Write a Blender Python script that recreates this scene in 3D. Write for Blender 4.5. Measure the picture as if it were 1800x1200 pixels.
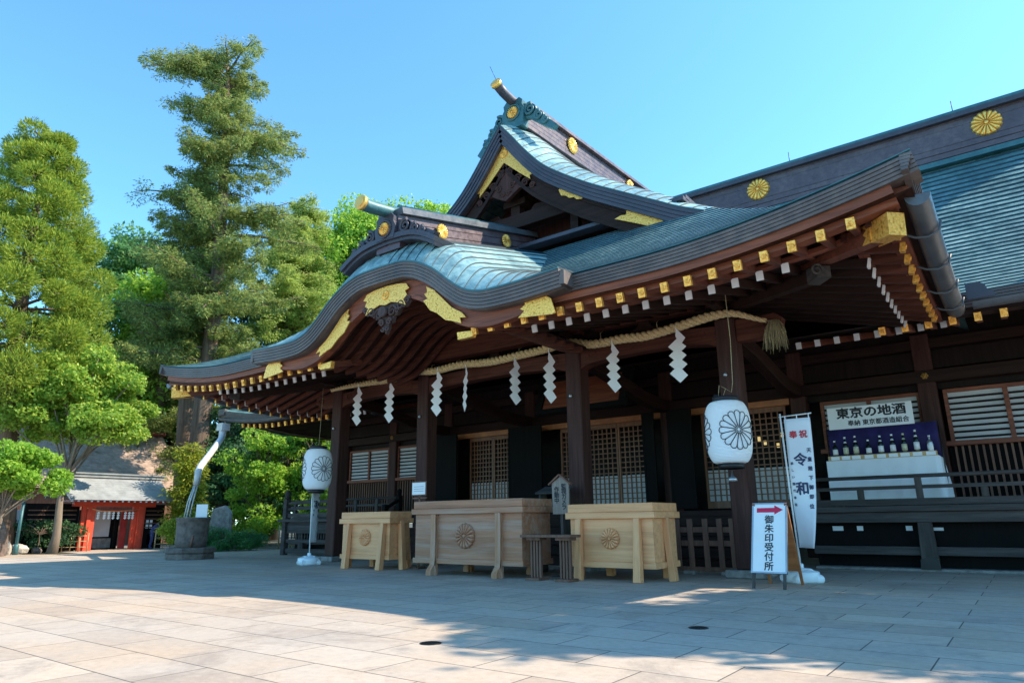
import bpy, math, random
import numpy as np
from mathutils import Vector, Matrix
random.seed(7); RNG = np.random.default_rng(7)
for o in list(bpy.data.objects): bpy.data.objects.remove(o)
SC = bpy.context.scene
COL = SC.collection
R = math.radians

# ------------------------------------------------------------------ camera
CAM_F, YAW, PITCH, ROLL = 1184.3, 0.642547855, 0.259941056, 0.0115846345
cam_data = bpy.data.cameras.new("camera"); cam = bpy.data.objects.new("camera", cam_data); COL.objects.link(cam)
SC.camera = cam
cam_data.sensor_width = 36.0; cam_data.sensor_fit = 'HORIZONTAL'
cam_data.lens = 36.0 * CAM_F / 1800.0
cam_data.clip_start = 0.05; cam_data.clip_end = 2000
_f = Vector((-math.sin(YAW)*math.cos(PITCH), math.cos(YAW)*math.cos(PITCH), math.sin(PITCH)))
_r = Vector((math.cos(YAW), math.sin(YAW), 0)); _d = _f.cross(_r)
_rr = _r*math.cos(ROLL) + _d*math.sin(ROLL); _dd = -_r*math.sin(ROLL) + _d*math.cos(ROLL)
_m = Matrix((( _rr.x, -_dd.x, -_f.x, 0), (_rr.y, -_dd.y, -_f.y, 0), (_rr.z, -_dd.z, -_f.z, 0.9), (0,0,0,1)))
cam.matrix_world = _m

# ------------------------------------------------------------------ sky, sun, exposure
SUN_V = Vector((0.85, 0.62, 1.0)).normalized()
SUN_EL = math.asin(SUN_V.z); SUN_AZ = math.atan2(SUN_V.x, SUN_V.y)
world = bpy.data.worlds.new("World"); SC.world = world; world.use_nodes = True
nt = world.node_tree; bg = nt.nodes['Background']
sky = nt.nodes.new('ShaderNodeTexSky'); sky.sky_type = 'NISHITA'; sky.sun_disc = False
sky.sun_elevation = SUN_EL; sky.sun_rotation = SUN_AZ; sky.altitude = 50; sky.air_density = 1.0; sky.dust_density = 0.3; sky.ozone_density = 1.6
tint = nt.nodes.new('ShaderNodeMix'); tint.data_type = 'RGBA'; tint.blend_type = 'MULTIPLY'; tint.inputs[0].default_value = 1.0
tint.inputs[7].default_value = (0.74, 1.24, 1.37, 1)
nt.links.new(sky.outputs[0], tint.inputs[6]); nt.links.new(tint.outputs[2], bg.inputs[0])
bg.inputs[1].default_value = 0.15
sd = bpy.data.lights.new("sun", 'SUN'); sd.energy = 4.5; sd.angle = R(0.5); sd.color = (1.0, 0.85, 0.66)
so = bpy.data.objects.new("sun", sd); COL.objects.link(so); so.location = (20, 10, 30)
so.rotation_euler = (-SUN_V).to_track_quat('-Z', 'Y').to_euler()
SC.view_settings.view_transform = 'Standard'; SC.view_settings.look = 'None'
SC.view_settings.exposure = 1.0; SC.view_settings.gamma = 1.0; SC.view_settings.use_curve_mapping = False
SC.render.engine = 'CYCLES'; SC.cycles.max_bounces = 8; SC.cycles.diffuse_bounces = 4; SC.cycles.transmission_bounces = 4
SC.cycles.use_denoising = True

# ------------------------------------------------------------------ materials
def srgb(r, g, b):
    return tuple(((c/255)/12.92 if c/255 <= .04045 else ((c/255+.055)/1.055)**2.4) for c in (r, g, b)) + (1,)
MATS = {}
def nodes(name):
    m = bpy.data.materials.new(name); m.use_nodes = True; MATS[name] = m
    t = m.node_tree; return m, t, t.nodes['Principled BSDF']
def ramp(t, fac, stops):
    r = t.nodes.new('ShaderNodeValToRGB'); el = r.color_ramp.elements
    while len(el) > 1: el.remove(el[-1])
    el[0].position = stops[0][0]; el[0].color = stops[0][1]
    for p, c in stops[1:]:
        e = el.new(p); e.color = c
    t.links.new(fac, r.inputs[0]); return r.outputs[0]
def c4(c): return tuple(c)+(1,) if len(c) == 3 else c
def coords(t, scale=(1,1,1), rot=(0,0,0), src='pos'):
    if src == 'pos':
        g = t.nodes.new('ShaderNodeNewGeometry').outputs['Position']
    else:
        g = t.nodes.new('ShaderNodeTexCoord').outputs['Object']
    mp = t.nodes.new('ShaderNodeMapping'); mp.inputs['Scale'].default_value = scale; mp.inputs['Rotation'].default_value = rot
    t.links.new(g, mp.inputs[0]); return mp.outputs[0]
def noise(t, vec, scale, detail=6, rough=.6, dist=0):
    n = t.nodes.new('ShaderNodeTexNoise'); n.inputs['Scale'].default_value = scale; n.inputs['Detail'].default_value = detail
    n.inputs['Roughness'].default_value = rough; n.inputs['Distortion'].default_value = dist
    t.links.new(vec, n.inputs['Vector']); return n.outputs['Fac']
def bump(t, b, h, strength, dist=.01, prev=None):
    n = t.nodes.new('ShaderNodeBump'); n.inputs['Strength'].default_value = strength; n.inputs['Distance'].default_value = dist
    t.links.new(h, n.inputs['Height'])
    if prev is not None: t.links.new(prev, n.inputs['Normal'])
    t.links.new(n.outputs[0], b.inputs['Normal']); return n.outputs[0]
def mixc(t, fac, a, b, mode='MIX'):
    n = t.nodes.new('ShaderNodeMix'); n.data_type = 'RGBA'; n.blend_type = mode
    for i, x in ((0, fac), (6, a), (7, b)):
        if isinstance(x, (int, float)): n.inputs[i].default_value = x
        elif isinstance(x, tuple): n.inputs[i].default_value = c4(x)
        else: t.links.new(x, n.inputs[i])
    return n.outputs[2]
def mathn(t, op, a, b=0.0):
    n = t.nodes.new('ShaderNodeMath'); n.operation = op
    for i, x in ((0, a), (1, b)):
        if isinstance(x, (int, float)): n.inputs[i].default_value = x
        else: t.links.new(x, n.inputs[i])
    return n.outputs[0]

def simple(name, col, rough=.6, metal=0, var=.12, scale=6, bmp=.15, spec=.5):
    m, t, b = nodes(name); col = c4(col)
    v = coords(t); n = noise(t, v, scale)
    lo = tuple(max(0, c*(1-2*var)) for c in col[:3])+(1,); hi = tuple(min(1, c*(1+2*var)) for c in col[:3])+(1,)
    t.links.new(ramp(t, n, [(.3, lo), (.7, hi)]), b.inputs['Base Color'])
    b.inputs['Roughness'].default_value = rough; b.inputs['Metallic'].default_value = metal
    b.inputs['Specular IOR Level'].default_value = spec
    if bmp: bump(t, b, noise(t, v, scale*8, 4), bmp, .004)
    return m
def wood(name, dark, light, axis='x', rough=.65, grain=1.0, weather=None, bmp=.25, fine=22):
    """stretched-noise grain running along one axis of the world (or object z for turned pieces)"""
    m, t, b = nodes(name)
    s = {'x': (1.2, 20, 20), 'y': (20, 1.2, 20), 'z': (20, 20, 1.2)}[axis]
    v = coords(t, tuple(k*grain for k in s)); n = noise(t, v, 1.0, 8, .65, .6)
    v2 = coords(t); n2 = noise(t, v2, 1.1, 4)
    col = ramp(t, n, [(.28, c4(dark)), (.72, c4(light))])
    col = mixc(t, mathn(t, 'MULTIPLY', n2, .45), col, tuple(d*.7 for d in dark[:3])+(1,))
    nb = noise(t, coords(t, tuple(k*.28 for k in s)), 1.0, 6, .7, 1.2)
    col = mixc(t, ramp(t, nb, [(.42, (0,0,0,1)), (.60, (.5,.5,.5,1))]), col, tuple(d*.62 for d in dark[:3])+(1,))
    if weather is not None:
        n3 = noise(t, coords(t, tuple(k*.35 for k in s)), 1.3, 5, .7)
        col = mixc(t, ramp(t, n3, [(.45, (0,0,0,1)), (.7, (1,1,1,1))]), col, c4(weather))
    t.links.new(col, b.inputs['Base Color']); b.inputs['Roughness'].default_value = rough; b.inputs['Specular IOR Level'].default_value = .5 if light[0] > .2 else .18
    bump(t, b, n, bmp, .006); return m

def copper(name, stops, rough=.55, axis=None):
    m, t, b = nodes(name)
    n1 = noise(t, coords(t), .8, 6, .65); n2 = noise(t, coords(t, (3, 3, 3)), 2.0, 8, .7, .4)
    f = mathn(t, 'ADD', mathn(t, 'MULTIPLY', n1, .5), mathn(t, 'MULTIPLY', n2, .5))
    t.links.new(ramp(t, f, stops), b.inputs['Base Color'])
    b.inputs['Metallic'].default_value = .15
    t.links.new(ramp(t, n2, [(.3, (rough-.12,)*3+(1,)), (.7, (rough+.15,)*3+(1,))]), b.inputs['Roughness'])
    bump(t, b, n2, .25, .01); return m

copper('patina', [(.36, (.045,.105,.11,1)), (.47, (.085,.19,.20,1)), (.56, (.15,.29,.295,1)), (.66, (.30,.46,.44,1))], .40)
copper('patina_shaded', [(.32, (.004,.016,.026,1)), (.5, (.008,.028,.042,1)), (.68, (.016,.045,.06,1))], .6)  # near-black step faces: shade under each course put into the colour
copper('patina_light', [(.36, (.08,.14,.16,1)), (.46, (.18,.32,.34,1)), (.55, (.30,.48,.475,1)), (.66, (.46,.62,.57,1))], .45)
copper('copper_dark', [(.32, (.030,.032,.045,1)), (.5, (.055,.052,.070,1)), (.68, (.085,.075,.095,1))], .45)
copper('copper_brown', [(.32, (.055,.036,.046,1)), (.5, (.10,.068,.080,1)), (.68, (.17,.125,.135,1))], .40)
copper('copper_teal', [(.32, (.02,.07,.09,1)), (.5, (.04,.13,.15,1)), (.68, (.08,.20,.21,1))], .45)
copper('fascia_grey', [(.32, (.065,.052,.052,1)), (.5, (.115,.094,.090,1)), (.68, (.20,.17,.16,1))], .55)
copper('gutter_metal', [(.32, (.05,.06,.075,1)), (.5, (.085,.10,.12,1)), (.68, (.13,.15,.17,1))], .4)
wood('wood_dark_x', (.018,.0085,.007), (.048,.022,.017), 'x')
wood('wood_dark_y', (.020,.009,.007), (.055,.023,.016), 'y')
wood('wood_dark_z', (.045,.018,.015), (.11,.050,.042), 'z')
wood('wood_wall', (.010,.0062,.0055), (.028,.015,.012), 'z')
wood('wood_red_x', (.13,.030,.014), (.40,.12,.052), 'x')
wood('wood_beam_x', (.060,.018,.012), (.18,.062,.040), 'x')
wood('wood_red_y', (.09,.022,.012), (.27,.075,.036), 'y')
wood('wood_black', (.003,.0028,.003), (.008,.007,.007), 'z', rough=.8)
wood('wood_pale', (.80,.33,.13), (.95,.50,.25), 'x', rough=.55, grain=.7)
wood('wood_pale_z', (.80,.32,.125), (.95,.49,.24), 'z', rough=.55, grain=.7)
wood('wood_mid', (.36,.14,.07), (.56,.25,.135), 'x', rough=.6, weather=(.42,.26,.19), grain=.6)
wood('wood_mid_z', (.44,.18,.085), (.64,.31,.16), 'z', rough=.6, weather=(.46,.29,.22), grain=.6)
wood('wood_grey', (.045,.040,.040), (.13,.115,.11), 'x', rough=.75)
wood('wood_grey_z', (.05,.045,.042), (.14,.12,.11), 'z', rough=.75)
wood('wood_silver', (.24,.18,.15), (.40,.33,.28), 'z', rough=.75)
wood('wood_fence', (.13,.055,.035), (.28,.14,.09), 'z', rough=.7)
wood('wood_orange', (.30,.10,.03), (.50,.20,.07), 'x', rough=.5)
wood('lattice_wood', (.17,.060,.025), (.34,.14,.06), 'z', rough=.5)
wood('carved_wood', (.06,.038,.035), (.15,.10,.095), 'z')
wood('bark', (.075,.045,.030), (.30,.21,.15), 'z', rough=.9, grain=.35, bmp=1.0)
wood('bark_pale', (.16,.12,.09), (.42,.34,.26), 'z', rough=.9, grain=.4, bmp=.8)
simple('stone', (.22,.21,.20), .85, 0, .2, 8, .5)
simple('stone_dark', (.15,.115,.10), .85, 0, .22, 8, .6)
simple('pale_rock', (.42,.38,.33), .85, 0, .25, 3, .8)
simple('white_paint', (.80,.80,.80), .5, 0, .02, 3, .05)
simple('cap_white', (.78,.78,.80), .6, 0, .03, 3, .05)
simple('cloth_white', (.80,.82,.86), .8, 0, .02, 3, .1)
simple('paper_white', (.84,.84,.86), .8, 0, .015, 3, .04)
simple('plastic_white', (.74,.80,.85), .3, 0, .02, 3, .05)
simple('ink', (.012,.012,.018), .6, 0, .05, 3, 0)
simple('ink_red', (.55,.02,.04), .5, 0, .05, 3, 0)
simple('ink_blue', (.02,.03,.10), .6, 0, .05, 3, 0)
simple('arrow_red', (.65,.015,.07), .5, 0, .05, 3, 0)
simple('vermilion', (.62,.065,.028), .5, 0, .08, 4, .1)
simple('vermilion_dark', (.30,.025,.02), .55, 0, .1, 4, .1)
simple('purple_cloth', (.018,.010,.085), .8, 0, .15, 4, .15)
simple('dark_metal', (.03,.03,.032), .4, .6, .1, 5, .1)
simple('steel', (.45,.46,.48), .35, .8, .08, 5, .05)
simple('bamboo', (.36,.27,.15), .5, 0, .18, 6, .1)
simple('roof_shingle', (.34,.25,.20), .8, 0, .15, 5, .3)
simple('roof_grey', (.26,.28,.29), .6, 0, .12, 3, .15)
simple('glass_dark', (.008,.014,.010), .08, 0, .1, 5, 0)
simple('label_paper', (.62,.60,.42), .6, 0, .1, 30, 0)
simple('skin', (.55,.34,.25), .5, 0, .05, 8, .05)
simple('blue_clothes', (.03,.05,.16), .8, 0, .15, 8, .2)
simple('hair_black', (.012,.010,.009), .5, 0, .1, 20, .2)
simple('yellow_strip', (.55,.36,.16), .6, 0, .1, 6, 0)
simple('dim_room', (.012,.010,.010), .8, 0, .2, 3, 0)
simple('lamplit_wood', (.40,.14,.045), .5, 0, .15, 3, .1)  # wood colour with the orange of indoor light put in
simple('screen_paper', (.50,.49,.50), .8, 0, .05, 2, 0)
simple('pale_wall', (.55,.56,.60), .8, 0, .05, 2, .05)
# engraved gilt metal
m, t, b = nodes('gilt'); v = coords(t)
vor = t.nodes.new('ShaderNodeTexVoronoi'); vor.feature = 'SMOOTH_F1'; vor.inputs['Scale'].default_value = 38; t.links.new(v, vor.inputs['Vector'])
n = noise(t, v, 40, 3, .5, 1.5)
col = ramp(t, vor.outputs['Distance'], [(.12, (1.0,.58,.15,1)), (.5, (.90,.44,.08,1)), (.8, (.42,.17,.025,1))])
t.links.new(col, b.inputs['Base Color']); b.inputs['Metallic'].default_value = .55; b.inputs['Roughness'].default_value = .38
bump(t, b, mathn(t, 'ADD', mathn(t, 'MULTIPLY', vor.outputs['Distance'], -1.0), mathn(t, 'MULTIPLY', n, .5)), .6, .008)
simple('gold', (1.0,.55,.13), .32, .6, .05, 8, .05)
simple('gold_dull', (.45,.25,.07), .5, .5, .1, 8, .1)
# rope
simple('straw', (.66,.49,.25), .8, 0, .2, 40, .4)
simple('straw_dull', (.36,.29,.17), .9, 0, .2, 40, .3)
# thin lantern paper lets light through
m, t, b = nodes('lantern_paper'); b.inputs['Base Color'].default_value = (.82,.83,.86,1); b.inputs['Roughness'].default_value = .7
b.inputs['Subsurface Weight'].default_value = .25; b.inputs['Subsurface Radius'].default_value = (.05,.05,.05)

def foliage(name, a, b_, c, trans=.35, clump=.55):
    m, t, b = nodes(name)
    g = t.nodes.new('ShaderNodeNewGeometry'); rnd = g.outputs['Random Per Island']
    n = noise(t, coords(t), clump, 3, .6)
    f = mathn(t, 'ADD', mathn(t, 'MULTIPLY', rnd, .55), mathn(t, 'MULTIPLY', n, .55))
    col = ramp(t, f, [(.22, c4(a)), (.52, c4(b_)), (.85, c4(c))])
    t.links.new(col, b.inputs['Base Color']); b.inputs['Roughness'].default_value = .55; b.inputs['Specular IOR Level'].default_value = .3
    tr = t.nodes.new('ShaderNodeBsdfTranslucent'); mx = t.nodes.new('ShaderNodeMixShader'); mx.inputs[0].default_value = trans
    out = t.nodes['Material Output']; t.links.new(mixc(t, .5, col, tuple(x*1.3 for x in c[:3])), tr.inputs[0])
    t.links.new(b.outputs[0], mx.inputs[1]); t.links.new(tr.outputs[0], mx.inputs[2]); t.links.new(mx.outputs[0], out.inputs[0])
    return m
foliage('leaf_cedar', (.035,.095,.012), (.15,.26,.028), (.42,.48,.065), .38, 1.4)
foliage('leaf_fir', (.020,.055,.022), (.12,.20,.048), (.40,.45,.13), .36, 1.4)
foliage('leaf_sun', (.07,.14,.03), (.24,.36,.07), (.50,.58,.16), .45, 1.0)
foliage('leaf_mid', (.035,.12,.045), (.09,.25,.085), (.22,.40,.13), .4)
foliage('leaf_maple', (.06,.15,.02), (.19,.37,.045), (.48,.58,.10), .5)
foliage('leaf_bright', (.08,.20,.02), (.19,.40,.035), (.42,.60,.09), .5)
foliage('leaf_deep', (.020,.075,.035), (.045,.14,.06), (.11,.24,.08))
foliage('leaf_dark', (.010,.040,.018), (.028,.085,.035), (.07,.15,.055))
foliage('leaf_yellow', (.09,.15,.015), (.22,.30,.02), (.42,.42,.05), .4)
foliage('leaf_grass', (.03,.13,.04), (.05,.20,.06), (.10,.28,.09), .3)
# paving: stone slabs with staggered joints
m, t, b = nodes('paving'); v = coords(t)
mp = t.nodes.new('ShaderNodeMapping'); mp.inputs['Location'].default_value = (.184, -.24+.04, 0); t.links.new(v, mp.inputs[0])
bk = t.nodes.new('ShaderNodeTexBrick'); bk.offset = .5; bk.inputs['Scale'].default_value = 1.0
bk.inputs['Brick Width'].default_value = .953; bk.inputs['Row Height'].default_value = .485
bk.inputs['Mortar Size'].default_value = .0055; bk.inputs['Mortar Smooth'].default_value = .25; bk.inputs['Bias'].default_value = 0
bk.inputs['Color1'].default_value = (.42,.335,.265,1); bk.inputs['Color2'].default_value = (.60,.50,.40,1); bk.inputs['Mortar'].default_value = (.13,.12,.11,1)
t.links.new(mp.outputs[0], bk.inputs['Vector'])
n1 = noise(t, v, 1.6, 8, .7); n2 = noise(t, v, 14, 6, .7); n3 = noise(t, v, 120, 3, .6); n4 = noise(t, v, .45, 4)
col = mixc(t, ramp(t, n1, [(.35, (0,0,0,1)), (.75, (.75,.75,.75,1))]), bk.outputs['Color'], (.56,.42,.29,1))
col = mixc(t, ramp(t, n4, [(.4, (0,0,0,1)), (.7, (.6,.6,.6,1))]), col, (.46,.44,.42,1))
n5 = noise(t, v, .9, 10, .75, .8)
col = mixc(t, ramp(t, n5, [(.50, (0,0,0,1)), (.62, (.55,.55,.55,1))]), col, (.30,.25,.21,1))
col = mixc(t, .5, col, ramp(t, n2, [(.3, (.55,.55,.55,1)), (.7, (1.0,1.0,1.0,1))]), 'MULTIPLY')
col = mixc(t, .25, col, ramp(t, n3, [(.35, (.5,.5,.5,1)), (.65, (1,1,1,1))]), 'MULTIPLY')
col = mixc(t, bk.outputs['Fac'], col, (.075,.068,.06,1))
t.links.new(col, b.inputs['Base Color']); b.inputs['Roughness'].default_value = .75
bn = bump(t, b, n3, .25, .003)
bump(t, b, mathn(t, 'MULTIPLY', bk.outputs['Fac'], -1.0), .6, .006, bn)
# soil
m, t, b = nodes('soil'); v = coords(t); n1 = noise(t, v, .7, 8, .7)
t.links.new(ramp(t, n1, [(.3, (.03,.04,.018,1)), (.6, (.085,.07,.045,1)), (.8, (.14,.12,.09,1))]), b.inputs['Base Color']); b.inputs['Roughness'].default_value = .95
bump(t, b, noise(t, v, 8, 6), .8, .05)

m, t, b = nodes('ornament_glow'); b.inputs['Base Color'].default_value = (.8,.6,.2,1); b.inputs['Emission Color'].default_value = (1,.72,.30,1); b.inputs['Emission Strength'].default_value = .35  # added glow for the small gold ornaments, no lamp
simple('pipe_pale', (.55,.56,.56), .5, .1, .12, 4, .1)
# ------------------------------------------------------------------ object helpers
def tag(o, label=None, cat=None, group=None, kind=None):
    if label: o['label'] = label
    if cat: o['category'] = cat
    if group: o['group'] = group
    if kind: o['kind'] = kind
    return o
def empty(name, loc=(0,0,0), rz=0, label=None, cat=None, group=None):
    o = bpy.data.objects.new(name, None); COL.objects.link(o); o.location = loc; o.rotation_euler = (0,0,rz)
    o.empty_display_size = .2
    return tag(o, label, cat, group)
def wm(o):
    m = Matrix.Translation(o.location) @ o.rotation_euler.to_matrix().to_4x4()
    p = o.parent
    return (wm(p) @ m) if p is not None else m
class MB:
    def __init__(s): s.v = []; s.f = []; s.m = []; s.sm = []
    def add(s, vs, fs, m=0, smooth=False):
        k = len(s.v); s.v += [tuple(p) for p in vs]
        for f in fs: s.f.append(tuple(i+k for i in f)); s.m.append(m); s.sm.append(smooth)
        return s
    def box(s, x0, y0, z0, x1, y1, z1, m=0):
        return s.add([(x,y,z) for z in (z0,z1) for y in (y0,y1) for x in (x0,x1)],
                     [(0,2,3,1),(4,5,7,6),(0,1,5,4),(2,6,7,3),(0,4,6,2),(1,3,7,5)], m)
    def beam(s, p0, p1, w, h, m=0, up=(0,0,1), w1=None, h1=None):
        p0, p1 = Vector(p0), Vector(p1); d = (p1-p0).normalized(); r = d.cross(Vector(up))
        if r.length < 1e-4: r = Vector((1,0,0))
        r.normalize(); u = r.cross(d); vs = []
        for p, ww, hh in ((p0, w, h), (p1, w1 or w, h1 or h)):
            for a, b2 in ((-1,-1),(1,-1),(1,1),(-1,1)): vs.append(p + r*a*ww/2 + u*b2*hh/2)
        return s.add(vs, [(3,2,1,0),(4,5,6,7),(0,1,5,4),(1,2,6,5),(2,3,7,6),(3,0,4,7)], m)
    def tube(s, pts, r, n=8, m=0, cap=True):
        pts = [Vector(p) for p in pts]; rs = r if isinstance(r, (list, tuple)) else [r]*len(pts)
        k = len(s.v); prev = None
        for i, p in enumerate(pts):
            d = (pts[min(i+1, len(pts)-1)] - pts[max(i-1, 0)]).normalized()
            if prev is None:
                a = d.cross(Vector((0,0,1)));
                if a.length < 1e-3: a = d.cross(Vector((1,0,0)))
            else: a = prev - d*prev.dot(d)
            a.normalize(); prev = a; b2 = d.cross(a)
            for j in range(n):
                t_ = 2*math.pi*j/n; s.v.append(tuple(p + (a*math.cos(t_) + b2*math.sin(t_))*rs[i]))
        for i in range(len(pts)-1):
            for j in range(n):
                s.f.append((k+i*n+j, k+i*n+(j+1)%n, k+(i+1)*n+(j+1)%n, k+(i+1)*n+j)); s.m.append(m); s.sm.append(True)
        if cap:
            s.f.append(tuple(k+j for j in reversed(range(n)))); s.m.append(m); s.sm.append(False)
            q = k+(len(pts)-1)*n; s.f.append(tuple(q+j for j in range(n))); s.m.append(m); s.sm.append(False)
        return s
    def lathe(s, prof, c=(0,0,0), n=24, m=0, smooth=True, frame=None):
        """prof = [(r, z)] about local z at c; frame = (ex, ey, ez) axes"""
        ex, ey, ez = frame or (Vector((1,0,0)), Vector((0,1,0)), Vector((0,0,1))); c = Vector(c); k = len(s.v)
        for r, z in prof:
            for j in range(n):
                t_ = 2*math.pi*j/n; s.v.append(tuple(c + ex*(r*math.cos(t_)) + ey*(r*math.sin(t_)) + ez*z))
        for i in range(len(prof)-1):
            for j in range(n):
                s.f.append((k+i*n+j, k+i*n+(j+1)%n, k+(i+1)*n+(j+1)%n, k+(i+1)*n+j)); s.m.append(m); s.sm.append(smooth)
        if prof[0][0] > 1e-6: s.f.append(tuple(k+j for j in reversed(range(n)))); s.m.append(m); s.sm.append(False)
        if prof[-1][0] > 1e-6:
            q = k+(len(prof)-1)*n; s.f.append(tuple(q+j for j in range(n))); s.m.append(m); s.sm.append(False)
        return s
    def prism(s, poly, o=(0,0,0), ex=(1,0,0), ey=(0,0,1), t=.02, m=0, ez=None):
        o, ex, ey = Vector(o), Vector(ex), Vector(ey); ez = Vector(ez) if ez else ex.cross(ey); n = len(poly)
        vs = [o + ex*a + ey*b2 for a, b2 in poly] + [o + ex*a + ey*b2 + ez*t for a, b2 in poly]
        return s.add(vs, [tuple(reversed(range(n))), tuple(range(n, 2*n))] + [(i, (i+1)%n, n+(i+1)%n, n+i) for i in range(n)], m)
    def grid(s, P, m=0, smooth=False, keep=None):
        """P[i][j] points"""
        k = len(s.v); ni, nj = len(P), len(P[0])
        for row in P: s.v += [tuple(p) for p in row]
        for i in range(ni-1):
            for j in range(nj-1):
                if keep is None or keep(P[i][j], P[i+1][j+1]):
                    s.f.append((k+i*nj+j, k+i*nj+j+1, k+(i+1)*nj+j+1, k+(i+1)*nj+j)); s.m.append(m); s.sm.append(smooth)
        return s
    def band(s, pts, a, b2, y0, y1, m=0, axis='x'):
        """solid strip hanging under the curve pts [(u, z)] from normal offset a to b2, between depths y0 and y1"""
        n = len(pts); A = []; B = []
        for i, (u, z) in enumerate(pts):
            p, q = pts[max(i-1, 0)], pts[min(i+1, n-1)]; du, dz = q[0]-p[0], q[1]-p[1]; l = math.hypot(du, dz); nx, nz = dz/l, -du/l
            if nz > 0: nx, nz = -nx, -nz
            A.append((u+nx*a, z+nz*a)); B.append((u+nx*b2, z+nz*b2))
        vs = []
        for (ua, za), (ub, zb) in zip(A, B):
            for (u, z) in ((ua, za), (ub, zb)):
                for y in (y0, y1): vs.append((u, y, z) if axis == 'x' else (y, u, z))
        fs = [(0,1,3,2), tuple(4*(n-1)+i for i in (0,2,3,1))]
        for i in range(n-1):
            k = 4*i; fs += [(k,k+2,k+6,k+4), (k+1,k+5,k+7,k+3), (k,k+4,k+5,k+1), (k+2,k+3,k+7,k+6)]
        return s.add(vs, fs, m)
    def build(s, name, mats, parent=None, local=True, bevel=0, loc=None):
        """vertices are given in the parent's space"""
        me = bpy.data.meshes.new(name)
        me.from_pydata(s.v, [], s.f)
        for mm in (mats if isinstance(mats, (list, tuple)) else [mats]): me.materials.append(MATS[mm])
        me.polygons.foreach_set('material_index', s.m); me.polygons.foreach_set('use_smooth', s.sm)
        me.update()
        import bmesh
        bm = bmesh.new(); bm.from_mesh(me); bmesh.ops.recalc_face_normals(bm, faces=bm.faces); bm.to_mesh(me); bm.free()
        o = bpy.data.objects.new(name, me); COL.objects.link(o)
        if parent is not None: o.parent = parent
        if loc is not None: o.location = loc
        if bevel:
            bv = o.modifiers.new('bevel', 'BEVEL'); bv.width = bevel; bv.segments = 1; bv.limit_method = 'ANGLE'
        return o
def copy_tree(o, parent=None):
    c = o.copy(); COL.objects.link(c); c.parent = parent
    for ch in [x for x in o.children]: copy_tree(ch, c)
    return c
def lerp_table(tab, x):
    if x <= tab[0][0]: return tab[0][1]
    for (a, b2), (c, d) in zip(tab, tab[1:]):
        if x <= c: return b2 + (d-b2)*(x-a)/(c-a)
    return tab[-1][1]
def smooth_curve(pts, n):
    """Catmull-Rom through 2-D points"""
    out = []; N = len(pts)
    for i in range(N-1):
        p0, p1, p2, p3 = (pts[max(i-1,0)], pts[i], pts[i+1], pts[min(i+2,N-1)])
        for k in range(n):
            t_ = k/n
            out.append(tuple(.5*((2*p1[j]) + (-p0[j]+p2[j])*t_ + (2*p0[j]-5*p1[j]+4*p2[j]-p3[j])*t_**2 + (-p0[j]+3*p1[j]-3*p2[j]+p3[j])*t_**3) for j in range(len(p1))))
    out.append(tuple(pts[-1])); return out
def resample(pts, step):
    L = [0]
    for a, b2 in zip(pts, pts[1:]): L.append(L[-1]+math.dist(a, b2))
    n = max(1, round(L[-1]/step)); out = []; j = 0
    for i in range(n+1):
        s_ = L[-1]*i/n
        while j < len(L)-2 and L[j+1] < s_: j += 1
        f = (s_-L[j])/(L[j+1]-L[j]+1e-9); out.append(tuple(a+(b2-a)*f for a, b2 in zip(pts[j], pts[j+1])))
    return out
def kiku(mb, c, Rr, h, ex=(1,0,0), ey=(0,0,1), m=0, petals=16):
    """sixteen-petalled chrysanthemum in relief"""
    ex, ey = Vector(ex), Vector(ey); ez = ex.cross(ey); c = Vector(c); n = petals*8; rings = [0, .12, .18, .22, .5, .8, .93, 1.0]
    P = []
    for q in rings:
        row = []
        for j in range(n+1):
            a = 2*math.pi*j/n; w = abs(math.cos(petals*a/2)); edge = 1-.10*(1-w**.6)
            r = Rr*q*(edge if q > .6 else 1)
            if q < .15: z = h*1.1*(1-q)
            elif q < .2: z = h*.45
            else: z = h*(.30+.70*(w**.5))*(1.0 if q < .9 else (.75 if q < .99 else .0))
            row.append(c + ex*(r*math.cos(a)) + ey*(r*math.sin(a)) + ez*z)
        P.append(row)
    mb.grid(P, m, False)
    return mb
def spiral(mb, c, r0, turns, rad, ex=(1,0,0), ey=(0,0,1), start=0, sgn=1, m=0, n=22):
    ex, ey, c = Vector(ex), Vector(ey), Vector(c); pts = []; rr = []
    for i in range(n+1):
        f = i/n; a = start + sgn*2*math.pi*turns*f; r = r0*(1-.85*f); pts.append(c+ex*(r*math.cos(a))+ey*(r*math.sin(a))); rr.append(rad*(1-.35*f))
    mb.tube(pts, rr, 6, m); return mb
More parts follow.
